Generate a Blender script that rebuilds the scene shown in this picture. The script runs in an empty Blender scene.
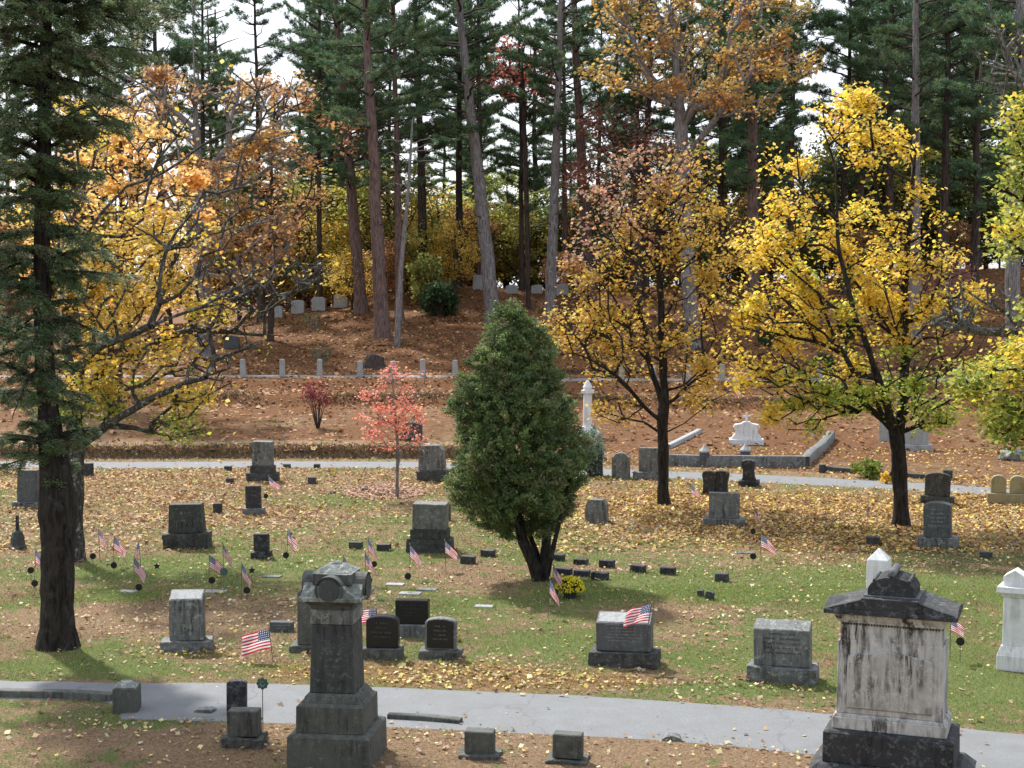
import bpy, bmesh, math, random
import numpy as np
from mathutils import Vector, Matrix, noise as mnoise

rnd = random.Random(7)
RNG = np.random.default_rng(11)
C = bpy.context.scene.collection
R = math.radians

# ------------------------------------------------------------------ camera model
H = 5.9
F = 1500.0
PITCH = math.atan(90.0 / F)
cp, sp = math.cos(PITCH), math.sin(PITCH)

def ray(px, py):
    cx, cy = (px - 512) / F, -(py - 384) / F
    return cx, cp + cy * sp, -sp + cy * cp      # x right, y forward, z up

# ------------------------------------------------------------------ terrain
_xr = np.array([-200, -60, -40, -17.6, -9, -2.8, 3.5, 7.9, 11.4, 14.5, 22, 34, 60, 200.])
_yr = np.array([60, 53, 51.5, 51.5, 51.8, 51.5, 49.4, 47.8, 46.3, 44.5, 39.5, 30, 15, -40.])
_xd = np.arange(-200, 200.1, .5)
_yd = np.interp(_xd, _xr, _yr)
_k = np.exp(-np.linspace(-2, 2, 13) ** 2); _k /= _k.sum()
_yd[6:-6] = np.convolve(_yd, _k, 'valid')

def far_path_y(x):
    return np.interp(x, _xd, _yd)

_lat = np.random.default_rng(5).random((257, 257))
def vnoise(x, y, f):
    x = np.asarray(x, float) * f + 1000.3; y = np.asarray(y, float) * f + 1000.7
    xi = np.floor(x).astype(int); yi = np.floor(y).astype(int)
    fx = x - xi; fy = y - yi
    fx = fx * fx * (3 - 2 * fx); fy = fy * fy * (3 - 2 * fy)
    a = _lat[xi % 257, yi % 257]; b = _lat[(xi + 1) % 257, yi % 257]
    c = _lat[xi % 257, (yi + 1) % 257]; d = _lat[(xi + 1) % 257, (yi + 1) % 257]
    return (a * (1 - fx) + b * fx) * (1 - fy) + (c * (1 - fx) + d * fx) * fy

def sstep(a, b, x):
    t = np.clip((x - a) / (b - a), 0, 1)
    return t * t * (3 - 2 * t)

def crest_z(x):
    return np.interp(x, [-60, -30, -22, -15, -11, -6, 0, 12, 27, 40, 90],
                     [3.0, 3.2, 3.7, 4.7, 5.4, 6.2, 6.3, 6.7, 7.5, 8, 9])

def h(x, y):
    x = np.asarray(x, float); y = np.asarray(y, float)
    u = y - far_path_y(x)
    left = 1 - sstep(-2.5, 1.5, x)
    z = .30 * left * sstep(2.2, 2.75, u) + .10 * (1 - left) * sstep(3, 6, u)
    z = z + .55 * sstep(54, 67, y) * sstep(2, 8, u)
    wob = (vnoise(x, y, .11) - .5) * 3.0
    z = z + .40 * sstep(67.2, 68.3, y + wob * .5) + .45 * sstep(72.6, 74.0, y + wob * .35)
    z = z + .10 * sstep(78.5, 80, y) + .22 * sstep(80.5, 81.6, y + wob * .4) * sstep(.35, .6, vnoise(x, y * .1, .12))
    t = np.clip((y - 80) / 26, 0, 1)
    t2 = t * t * .35 + t * .65
    t2 = t2 + .03 * np.sin(t * 9 + x * .2) * t * (1 - t) * 4
    z = z + (crest_z(x) - 1.85) * t2
    z = z - 2.2 * sstep(107, 135, y)
    z = z + .25 * sstep(80, 84, y) * (vnoise(x, y, .35) - .5)
    near = 1 - sstep(2.0, 14.0, y)
    z = z + 4.3 * near
    z = z + .05 * (vnoise(x, y, .18) - .5) * sstep(0, 16, y)
    return z

def G(px, py):
    """ground point that the photograph shows at this pixel"""
    dx, dy, dz = ray(px, py)
    t = 12.0
    prev = t
    while t < 190:
        if H + dz * t <= float(h(dx * t, dy * t)):
            a, b = prev, t
            for _ in range(24):
                m = (a + b) / 2
                if H + dz * m <= float(h(dx * m, dy * m)): b = m
                else: a = m
            t = b
            break
        prev = t; t += .25
    x, y = dx * t, dy * t
    return x, y, float(h(x, y))

def W(px, py, D):
    dx, dy, dz = ray(px, py)
    k = D / dy
    return np.array([dx * k, D, H + dz * k])

# ------------------------------------------------------------------ materials
MATS = {}
def new_mat(name):
    m = bpy.data.materials.new(name); m.use_nodes = True
    nt = m.node_tree; nt.nodes.clear()
    out = nt.nodes.new('ShaderNodeOutputMaterial')
    MATS[name] = m
    return m, nt, out

def N(nt, kind, **kw):
    n = nt.nodes.new(kind)
    for k, v in kw.items():
        if k.startswith('i_'):
            n.inputs[k[2:].replace('_', ' ')].default_value = v
        else:
            setattr(n, k, v)
    return n

def ramp(nt, fac, stops, interp='LINEAR'):
    r = nt.nodes.new('ShaderNodeValToRGB'); r.color_ramp.interpolation = interp
    el = r.color_ramp.elements
    while len(el) > 1: el.remove(el[0])
    el[0].position = stops[0][0]; el[0].color = (*stops[0][1], 1) if len(stops[0][1]) == 3 else stops[0][1]
    for p, c in stops[1:]:
        e = el.new(p); e.color = (*c, 1)
    nt.links.new(fac, r.inputs[0])
    return r.outputs[0]

def mix(nt, fac, a, b, mode='MIX'):
    m = nt.nodes.new('ShaderNodeMix'); m.data_type = 'RGBA'; m.blend_type = mode
    for sock, v in ((m.inputs[0], fac), (m.inputs[6], a), (m.inputs[7], b)):
        if isinstance(v, (int, float)): sock.default_value = v
        elif isinstance(v, tuple): sock.default_value = (*v, 1)
        else: nt.links.new(v, sock)
    return m.outputs[2]

def mathn(nt, op, a, b=None, clamp=False):
    m = nt.nodes.new('ShaderNodeMath'); m.operation = op; m.use_clamp = clamp
    for i, v in enumerate((a, b)):
        if v is None: continue
        if isinstance(v, (int, float)): m.inputs[i].default_value = v
        else: nt.links.new(v, m.inputs[i])
    return m.outputs[0]

def noise(nt, vec, scale, detail=4, rough=.6):
    n = N(nt, 'ShaderNodeTexNoise'); n.inputs['Scale'].default_value = scale
    n.inputs['Detail'].default_value = detail; n.inputs['Roughness'].default_value = rough
    nt.links.new(vec, n.inputs['Vector'])
    return n.outputs['Fac']

def seeded_coords(nt):
    tc = N(nt, 'ShaderNodeTexCoord'); oi = N(nt, 'ShaderNodeObjectInfo')
    geo = N(nt, 'ShaderNodeNewGeometry')
    s = mathn(nt, 'MULTIPLY', oi.outputs['Random'], 0.0)
    add = N(nt, 'ShaderNodeVectorMath', operation='ADD')
    nt.links.new(geo.outputs['Position'], add.inputs[0])
    nt.links.new(s, add.inputs[1])
    return add.outputs[0], oi

def stone_mat(name, base, dark, pale, streak=.5, lichen=.3, rough=.75, speck=.25, lich_col=None):
    m, nt, out = new_mat(name)
    vec, oi = seeded_coords(nt)
    sp_ = noise(nt, vec, 90, 2, .7)
    col = ramp(nt, sp_, [(.3, tuple(c * (1 - speck) for c in base)), (.7, tuple(min(1, c * (1 + speck)) for c in base))])
    big = noise(nt, vec, 3.2, 7, .75)
    col = mix(nt, ramp(nt, big, [(.40, (0, 0, 0)), (.70, (1, 1, 1))]), col, mix(nt, .5, col, tuple((a + b) / 2 for a, b in zip(base, dark))))
    mp = N(nt, 'ShaderNodeMapping'); mp.inputs['Scale'].default_value = (14, 14, 1.6)
    nt.links.new(vec, mp.inputs['Vector'])
    st = noise(nt, mp.outputs[0], 1.0, 6, .7)
    mp2 = noise(nt, vec, 2.1, 3, .6)
    stf = mathn(nt, 'MULTIPLY', ramp(nt, st, [(.44, (0, 0, 0)), (.58, (1, 1, 1))]), ramp(nt, mp2, [(.36, (0, 0, 0)), (.6, (1, 1, 1))]))
    stf = mathn(nt, 'MULTIPLY', stf, streak)
    col = mix(nt, stf, col, dark)
    li = noise(nt, vec, 11, 9, .82)
    lf = mathn(nt, 'MULTIPLY', ramp(nt, li, [(.53, (0, 0, 0)), (.60, (1, 1, 1))]), lichen)
    col = mix(nt, lf, col, lich_col or pale)
    b = N(nt, 'ShaderNodeBsdfPrincipled')
    b.inputs['Roughness'].default_value = rough
    b.inputs['Specular IOR Level'].default_value = .35
    nt.links.new(col, b.inputs['Base Color'])
    bp = N(nt, 'ShaderNodeBump'); bp.inputs['Strength'].default_value = .45; bp.inputs['Distance'].default_value = .012
    nt.links.new(noise(nt, vec, 45, 5, .7), bp.inputs['Height']); nt.links.new(bp.outputs[0], b.inputs['Normal'])
    nt.links.new(b.outputs[0], out.inputs[0])
    return m

GREY = stone_mat('weathered_grey_granite', (.145, .152, .150), (.022, .023, .021), (.40, .42, .37), .85, .55, rough=.6)
LIGHT = stone_mat('pale_grey_granite', (.34, .35, .35), (.12, .12, .11), (.5, .5, .47), .4, .3)
DARK = stone_mat('dark_weathered_slate', (.055, .058, .058), (.012, .012, .011), (.20, .23, .18), .8, .40)
BLUISH = stone_mat('blue_grey_granite', (.085, .094, .102), (.02, .02, .02), (.28, .3, .29), .5, .3, rough=.5)
BLACK = stone_mat('polished_black_granite', (.016, .017, .019), (.006, .006, .006), (.06, .06, .06), .2, .1, rough=.22)
WHITE = stone_mat('white_marble', (.70, .71, .715), (.30, .30, .28), (.78, .78, .77), .55, .3, speck=.05)
GRIMY = stone_mat('grimy_white_marble', (.50, .49, .47), (.035, .033, .027), (.62, .62, .6), 1., .4, speck=.10)
GRIMY2 = stone_mat('algae_streaked_marble', (.44, .43, .40), (.05, .047, .038), (.6, .6, .58), 1., .55, speck=.15)
SOOT = stone_mat('sooty_black_marble', (.036, .037, .040), (.008, .008, .009), (.22, .23, .24), .8, .45)
MOSS = stone_mat('mossy_dark_granite', (.092, .095, .085), (.012, .012, .010), (.22, .24, .20), .7, .30)
TOPGREEN = stone_mat('lichen_covered_granite', (.20, .215, .195), (.03, .032, .028), (.46, .50, .45), .7, .9)
SAND = stone_mat('yellowed_sandstone', (.30, .26, .15), (.1, .08, .04), (.42, .38, .26), .6, .3)
LETTER = stone_mat('pale_cut_lettering', (.34, .35, .35), (.2, .2, .2), (.4, .4, .4), .2, .1)
LETTERD = stone_mat('dark_cut_lettering', (.03, .03, .03), (.015, .015, .015), (.05, .05, .05), .2, .1)

def plain(name, col, rough=.6, metal=0, var=.25, scale=30):
    m, nt, out = new_mat(name)
    vec, oi = seeded_coords(nt)
    n = noise(nt, vec, scale, 4, .6)
    c = ramp(nt, n, [(.3, tuple(v * (1 - var) for v in col)), (.7, tuple(min(1, v * (1 + var)) for v in col))])
    b = N(nt, 'ShaderNodeBsdfPrincipled'); b.inputs['Roughness'].default_value = rough
    b.inputs['Metallic'].default_value = metal
    nt.links.new(c, b.inputs['Base Color']); nt.links.new(b.outputs[0], out.inputs[0])
    return m

IRON = plain('dark_bronze', (.015, .015, .014), .55, .3)
GREENBR = plain('verdigris_bronze', (.05, .11, .10), .6, .2)
POLE = plain('grey_stake', (.12, .10, .08), .6)
GILT = plain('gilt_tip', (.45, .33, .10), .4, .6)
POT = plain('dark_plastic_pot', (.02, .025, .02), .6)

def cloth(name, kind):
    m, nt, out = new_mat(name)
    tc = N(nt, 'ShaderNodeTexCoord')
    sx = N(nt, 'ShaderNodeSeparateXYZ'); nt.links.new(tc.outputs['UV'], sx.inputs[0])
    u, v = sx.outputs[0], sx.outputs[1]
    # thirteen stripes
    s = mathn(nt, 'MODULO', mathn(nt, 'FLOOR', mathn(nt, 'MULTIPLY', v, 13.0)), 2.0)
    stripes = mix(nt, s, (.50, .025, .05), (.80, .78, .78))
    # canton with rows of white stars
    iu = mathn(nt, 'LESS_THAN', u, .4); iv = mathn(nt, 'GREATER_THAN', v, 6 / 13)
    can = mathn(nt, 'MULTIPLY', iu, iv)
    fu = mathn(nt, 'SUBTRACT', mathn(nt, 'FRACT', mathn(nt, 'MULTIPLY', u, 6 / .4)), .5)
    fv = mathn(nt, 'SUBTRACT', mathn(nt, 'FRACT', mathn(nt, 'MULTIPLY', mathn(nt, 'SUBTRACT', v, 6 / 13), 5 / (7 / 13))), .5)
    d = mathn(nt, 'ADD', mathn(nt, 'MULTIPLY', fu, fu), mathn(nt, 'MULTIPLY', fv, fv))
    star = mathn(nt, 'LESS_THAN', d, .055)
    blue = mix(nt, star, (.03, .045, .14), (.8, .8, .8))
    col = mix(nt, can, stripes, blue)
    di = N(nt, 'ShaderNodeBsdfPrincipled'); di.inputs['Roughness'].default_value = .7
    tr = N(nt, 'ShaderNodeBsdfTranslucent'); ms = N(nt, 'ShaderNodeMixShader'); ms.inputs[0].default_value = .4
    nt.links.new(col, di.inputs['Base Color']); nt.links.new(col, tr.inputs['Color'])
    nt.links.new(di.outputs[0], ms.inputs[1]); nt.links.new(tr.outputs[0], ms.inputs[2])
    nt.links.new(ms.outputs[0], out.inputs[0])
    return m
FLAGM = cloth('printed_flag_cloth', 0)

def leaf_mat(name, trans=.45, rough=.55, var=.18, hue=.012):
    m, nt, out = new_mat(name)
    at = N(nt, 'ShaderNodeAttribute'); at.attribute_name = 'tint'
    oi = N(nt, 'ShaderNodeObjectInfo')
    hs = N(nt, 'ShaderNodeHueSaturation')
    v = mathn(nt, 'ADD', mathn(nt, 'MULTIPLY', oi.outputs['Random'], 2 * var), 1 - var)
    hh = mathn(nt, 'ADD', mathn(nt, 'MULTIPLY', oi.outputs['Random'], 2 * hue), .5 - hue)
    nt.links.new(v, hs.inputs['Value']); nt.links.new(hh, hs.inputs['Hue'])
    nt.links.new(at.outputs['Color'], hs.inputs['Color'])
    b = N(nt, 'ShaderNodeBsdfPrincipled'); b.inputs['Roughness'].default_value = rough
    b.inputs['Specular IOR Level'].default_value = .3
    tr = N(nt, 'ShaderNodeBsdfTranslucent'); ms = N(nt, 'ShaderNodeMixShader'); ms.inputs[0].default_value = trans
    nt.links.new(hs.outputs[0], b.inputs['Base Color']); nt.links.new(hs.outputs[0], tr.inputs['Color'])
    nt.links.new(b.outputs[0], ms.inputs[1]); nt.links.new(tr.outputs[0], ms.inputs[2])
    nt.links.new(ms.outputs[0], out.inputs[0])
    return m
LEAF = leaf_mat('autumn_leaf', .5)
NEEDLE = leaf_mat('conifer_needle', .38, .6, .22)
LITTER = leaf_mat('dry_fallen_leaf', .15, .7, 0, 0)
GRASSM = leaf_mat('grass_blade', .3, .6, 0, 0)

def bark_mat(name, base, dark, pale, sc=1.0, lich=.3):
    m, nt, out = new_mat(name)
    vec, oi = seeded_coords(nt)
    mp = N(nt, 'ShaderNodeMapping'); mp.inputs['Scale'].default_value = (16 * sc, 16 * sc, 2.6 * sc)
    nt.links.new(vec, mp.inputs['Vector'])
    n = noise(nt, mp.outputs[0], 1.0, 6, .65)
    c = ramp(nt, n, [(.36, dark), (.55, base), (.74, tuple(v * 1.5 for v in base))])
    l = noise(nt, vec, 5 * sc, 5, .7)
    c = mix(nt, mathn(nt, 'MULTIPLY', ramp(nt, l, [(.54, (0, 0, 0)), (.64, (1, 1, 1))]), lich), c, pale)
    b = N(nt, 'ShaderNodeBsdfPrincipled'); b.inputs['Roughness'].default_value = .9
    b.inputs['Specular IOR Level'].default_value = .2
    nt.links.new(c, b.inputs['Base Color'])
    bp = N(nt, 'ShaderNodeBump'); bp.inputs['Strength'].default_value = .8; bp.inputs['Distance'].default_value = .05
    nt.links.new(n, bp.inputs['Height']); nt.links.new(bp.outputs[0], b.inputs['Normal'])
    nt.links.new(b.outputs[0], out.inputs[0])
    return m
BARK_DARK = bark_mat('dark_backlit_bark', (.032, .026, .022), (.007, .006, .006), (.13, .14, .12), 1, .2)  # near-black bark colour includes the trunks' backlit shade
BARK_PINE = bark_mat('red_brown_pine_bark', (.17, .115, .10), (.06, .04, .035), (.22, .17, .16), .7, .3)
BARK_GREY = bark_mat('grey_bark', (.21, .19, .185), (.09, .08, .078), (.32, .32, .30), .8, .5)
BARK_SHADE = bark_mat('brown_black_bark', (.07, .052, .045), (.02, .016, .014), (.12, .11, .10), .7, .25)
BARK_LICH = bark_mat('lichened_grey_bark', (.15, .14, .13), (.03, .028, .025), (.38, .40, .38), 1.4, .7)
BARK_LIMB = bark_mat('dark_lichen_patched_bark', (.075, .068, .062), (.018, .016, .014), (.34, .36, .33), 1.6, .75)
TWIG = bark_mat('pale_dead_twig', (.26, .24, .22), (.1, .09, .08), (.38, .38, .36), 1.4, .4)

# ------------------------------------------------------------------ object helpers
def obj_from(name, me, parent=None):
    o = bpy.data.objects.new(name, me); C.objects.link(o)
    if parent: o.parent = parent
    return o

def tag(o, label=None, cat=None, group=None, kind=None):
    if label: o['label'] = label
    if cat: o['category'] = cat
    if group: o['group'] = group
    if kind: o['kind'] = kind
    return o

def thing(name, label, cat, loc=(0, 0, 0), rz=0., group=None):
    o = bpy.data.objects.new(name, None); C.objects.link(o)
    o.empty_display_size = .2
    o.location = loc; o.rotation_euler = (0, 0, rz)
    return tag(o, label, cat, group)

class MB:
    def __init__(s): s.v = []; s.f = []
    def add(s, v, f):
        n = len(s.v); s.v += [tuple(map(float, p)) for p in v]; s.f += [tuple(i + n for i in q) for q in f]; return s
    def frustum(s, z0, z1, w0, d0, w1=None, d1=None, cx=0, cy=0):
        w1 = w0 if w1 is None else w1; d1 = d0 if d1 is None else d1
        v = []
        for z, w, d in ((z0, w0, d0), (z1, w1, d1)):
            v += [(cx - w / 2, cy - d / 2, z), (cx + w / 2, cy - d / 2, z), (cx + w / 2, cy + d / 2, z), (cx - w / 2, cy + d / 2, z)]
        return s.add(v, [(3, 2, 1, 0), (4, 5, 6, 7), (0, 1, 5, 4), (1, 2, 6, 5), (2, 3, 7, 6), (3, 0, 4, 7)])
    def prism(s, pts, y0, y1, taper=0):
        n = len(pts)
        v = [(x, y0, z) for x, z in pts] + [(x, y1, z) for x, z in pts]
        return s.add(v, [tuple(range(n)), tuple(reversed(range(n, 2 * n)))] + [((i + 1) % n, i, i + n, (i + 1) % n + n) for i in range(n)])
    def prism_x(s, pts, x0, x1):
        n = len(pts)
        v = [(x0, y, z) for y, z in pts] + [(x1, y, z) for y, z in pts]
        return s.add(v, [tuple(reversed(range(n))), tuple(range(n, 2 * n))] + [(i, (i + 1) % n, (i + 1) % n + n, i + n) for i in range(n)])
    def lathe(s, prof, n=20, c=(0, 0, 0), axis='z', rot=0):
        v = []; f = []
        for r, z in prof:
            for i in range(n):
                a = 2 * math.pi * i / n + rot
                p = (r * math.cos(a), r * math.sin(a), z)
                if axis == 'y': p = (p[0], p[2], p[1])
                if axis == 'x': p = (p[2], p[0], p[1])
                v.append((p[0] + c[0], p[1] + c[1], p[2] + c[2]))
        for j in range(len(prof) - 1):
            for i in range(n):
                f.append((j * n + i, j * n + (i + 1) % n, (j + 1) * n + (i + 1) % n, (j + 1) * n + i))
        f.append(tuple(reversed(range(n)))); f.append(tuple(range((len(prof) - 1) * n, len(prof) * n)))
        return s.add(v, f)
    def build(s, name, mat, parent=None, bevel=0., rough=0., cuts=0, smooth=False, seed=0):
        me = bpy.data.meshes.new(name); me.from_pydata(s.v, [], s.f)
        bm = bmesh.new(); bm.from_mesh(me)
        bmesh.ops.recalc_face_normals(bm, faces=bm.faces[:])
        if bevel:
            es = [e for e in bm.edges if len(e.link_faces) == 2 and e.calc_face_angle(0) > .5]
            bmesh.ops.bevel(bm, geom=es, offset=bevel, segments=1, affect='EDGES', clamp_overlap=True)
        if rough:
            bmesh.ops.triangulate(bm, faces=[f for f in bm.faces if len(f.verts) > 4])
            bmesh.ops.subdivide_edges(bm, edges=bm.edges[:], cuts=cuts or 4, use_grid_fill=True)
            for v in bm.verts:
                d = mnoise.noise_vector(v.co * 5 + Vector((seed * 3.1, seed, 0))) + .6 * mnoise.noise_vector(v.co * 14 + Vector((seed, 0, 0)))
                v.co += d * rough
        bm.to_mesh(me); bm.free()
        if smooth:
            me.shade_smooth()
        me.materials.append(mat)
        return obj_from(name, me, parent)

def arr_mesh(name, V, faces, mat, tint=None, parent=None, smooth=False):
    """V (n,3); faces (m,k) all of the same size"""
    me = bpy.data.meshes.new(name)
    V = np.asarray(V, np.float32); faces = np.asarray(faces, np.int32)
    m, k = faces.shape
    me.vertices.add(len(V)); me.vertices.foreach_set('co', V.ravel())
    me.loops.add(m * k); me.loops.foreach_set('vertex_index', faces.ravel())
    me.polygons.add(m); me.polygons.foreach_set('loop_start', np.arange(0, m * k, k, dtype=np.int32))
    if smooth: me.polygons.foreach_set('use_smooth', np.ones(m, bool))
    me.update(calc_edges=True)
    if tint is not None:
        a = me.color_attributes.new('tint', 'FLOAT_COLOR', 'POINT')
        t = np.ones((len(V), 4), np.float32); t[:, :3] = tint
        a.data.foreach_set('color', t.ravel())
    me.materials.append(mat)
    if parent is False: return me
    return obj_from(name, me, parent)

def unit(a):
    return a / (np.linalg.norm(a, axis=-1, keepdims=True) + 1e-9)

def leaves(P, size, cols, rng, aspect=.8, flat=0., droop=0., fold=True, direc=None):
    """kite shaped leaf faces: returns V, F, T"""
    n = len(P)
    size = np.broadcast_to(size, (n,))[:, None]
    nrm = rng.normal(size=(n, 3)); nrm = unit(nrm); nrm[:, 2] += flat * np.sign(nrm[:, 2] + 1e-6); nrm = unit(nrm)
    t = rng.normal(size=(n, 3)) if direc is None else direc + rng.normal(size=(n, 3)) * .25
    t[:, 2] -= droop
    t = unit(t - nrm * (t * nrm).sum(1, keepdims=True))
    b = np.cross(nrm, t)
    V = np.stack([P - t * size * .5, P + b * size * .5 * aspect + nrm * size * .08, P + t * size * .5, P - b * size * .5 * aspect + nrm * size * .08], 1)
    Fc = np.arange(4 * n).reshape(n, 4)
    T = np.repeat(cols, 4, axis=0)
    return V.reshape(-1, 3), Fc, T

def blades(P, dirs, length, width, cols, rng):
    """thin triangles along dirs"""
    n = len(P)
    length = np.broadcast_to(length, (n,))[:, None]
    d = unit(dirs); s = unit(np.cross(d, rng.normal(size=(n, 3)))) * width * .5
    V = np.stack([P - s, P + s, P + d * length], 1).reshape(-1, 3)
    return V, np.arange(3 * n).reshape(n, 3), np.repeat(cols, 3, axis=0)

def pick(cols, n, rng, jit=.12, p=None):
    c = np.array(cols)[rng.choice(len(cols), n, p=p)]
    return np.clip(c * (1 + rng.normal(size=(n, 1)) * jit) * (1 + rng.normal(size=(n, 3)) * jit * .4), .004, .95)

def tubes(A, B, ra, rb, sides):
    d = unit(B - A)
    ref = np.where(np.abs(d[:, 2:3]) > .9, np.array([[1., 0, 0]]), np.array([[0, 0, 1.]]))
    u = unit(np.cross(d, ref)); v = np.cross(d, u)
    a = np.arange(sides) * 2 * math.pi / sides
    ring = u[:, None] * np.cos(a)[None, :, None] + v[:, None] * np.sin(a)[None, :, None]
    V = np.concatenate([A[:, None] + ring * ra[:, None, None], B[:, None] + ring * rb[:, None, None]], 1)
    n = len(A); i = np.arange(sides); j = (i + 1) % sides
    f = np.stack([i, j, j + sides, i + sides], 1)
    Fc = (f[None] + (np.arange(n) * 2 * sides)[:, None, None]).reshape(-1, 4)
    return V.reshape(-1, 3), Fc

def poly_tube(pts, rad, sides=10, rng=None, bump=0.):
    """one continuous tube through pts"""
    pts = np.asarray(pts, float); rad = np.asarray(rad, float)
    tan = np.gradient(pts, axis=0); tan = unit(tan)
    V = []
    ref = np.array([0, 1., 0])
    for p, t, r in zip(pts, tan, rad):
        u = unit(np.cross(t, ref)); v = np.cross(t, u)
        a = np.arange(sides) * 2 * math.pi / sides
        rr = r * (1 + (rng.normal(size=sides) * bump if rng is not None else 0))
        V.append(p + u * (np.cos(a) * rr)[:, None] + v * (np.sin(a) * rr)[:, None])
    V = np.concatenate(V); n = len(pts)
    i = np.arange(sides); j = (i + 1) % sides
    f = np.stack([i, j, j + sides, i + sides], 1)
    Fc = (f[None] + (np.arange(n - 1) * sides)[:, None, None]).reshape(-1, 4)
    return V, Fc

def join(parts):
    Vs, Fs, Ts = [], [], []; n = 0
    for p in parts:
        Vs.append(p[0]); Fs.append(p[1] + n); n += len(p[0])
        if len(p) > 2: Ts.append(p[2])
    return np.concatenate(Vs), np.concatenate(Fs), (np.concatenate(Ts) if Ts else None)

# ------------------------------------------------------------------ broadleaf trees
def resample(pts, step):
    pts = np.asarray(pts, float)
    seg = np.linalg.norm(np.diff(pts, axis=0), axis=1); L = np.concatenate([[0], np.cumsum(seg)])
    n = max(2, int(L[-1] / step) + 1); t = np.linspace(0, L[-1], n)
    # smooth interpolation
    return np.stack([np.interp(t, L, pts[:, k]) for k in range(3)], 1)

def skeleton(stems, clusters, rng, step=.4, alpha=.35, wig=.06, sink=.5):
    pos = []; par = []; plen = []; fixed = []
    for pts, attach in stems:
        q = resample(pts, step)
        if attach is None: prev = -1
        else:
            prev = int(np.argmin(np.linalg.norm(np.array(pos) - q[0], axis=1)))
            q = q[1:]
        for k, p in enumerate(q):
            if 0 < k: p = p + rng.normal(size=3) * .02
            pl = 0 if prev < 0 else plen[prev] + np.linalg.norm(p - pos[prev])
            pos.append(np.array(p)); par.append(prev); plen.append(pl); prev = len(pos) - 1
    nfix = len(pos)
    P = np.zeros((nfix + len(clusters) * 40, 3)); P[:nfix] = pos
    PL = np.zeros(len(P)); PL[:nfix] = plen
    PA = -np.ones(len(P), int); PA[:nfix] = par
    n = nfix
    base_z = P[0, 2]; low = P[:nfix, 2] .min()
    d0 = np.array([np.linalg.norm(P[:nfix] - c, axis=1).min() for c in clusters])
    tips = []
    for ci in np.argsort(d0):
        c = clusters[ci]
        d = np.linalg.norm(P[:n] - c, axis=1)
        cost = d + alpha * PL[:n] + np.clip(P[:n, 2] - c[2] + .2 * d, 0, None) * sink
        cost = cost + np.where(np.arange(n) == 0, 99, 0)
        k = int(np.argmin(cost)); a = P[k].copy(); L = d[k]
        m = max(1, int(L / step)); prev = k
        if n + m + 1 > len(P): break
        perp = rng.normal(size=3) * wig * L
        for j in range(1, m + 1):
            t = j / m
            q = a * (1 - t) + c * t + perp * math.sin(math.pi * t) + np.array([0, 0, .10 * L * math.sin(math.pi * t)])
            if j < m: q = q + rng.normal(size=3) * step * .10
            P[n] = q; PA[n] = prev; PL[n] = PL[prev] + L / m; prev = n; n += 1
        tips.append(prev)
    P = P[:n]; PA = PA[:n]
    cnt = np.zeros(n)
    cnt[tips] += 1
    for i in range(n - 1, 0, -1):
        if PA[i] >= 0: cnt[PA[i]] += max(cnt[i], .3) if i < nfix else cnt[i]
    return P, PA, np.maximum(cnt, 1), nfix

def ellipse_clusters(blobs, D, n, rng, depth=None):
    """blobs: (cx,cy,rx,ry,weight[,dD]) in photograph pixels at depth D"""
    w = np.array([b[4] for b in blobs], float); w /= w.sum()
    out = []
    for _ in range(n):
        b = blobs[rng.choice(len(blobs), p=w)]
        while True:
            q = rng.uniform(-1, 1, 3)
            if (q ** 2).sum() <= 1: break
        q = q / max(1e-6, np.linalg.norm(q)) * np.linalg.norm(q) ** .7
        dd = (b[5] if len(b) > 5 else 0)
        ry_m = b[2] * D / F if depth is None else depth
        out.append(W(b[0] + q[0] * b[2], b[1] + q[1] * b[3], D + dd + q[2] * ry_m * .8))
    return np.array(out)

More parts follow.
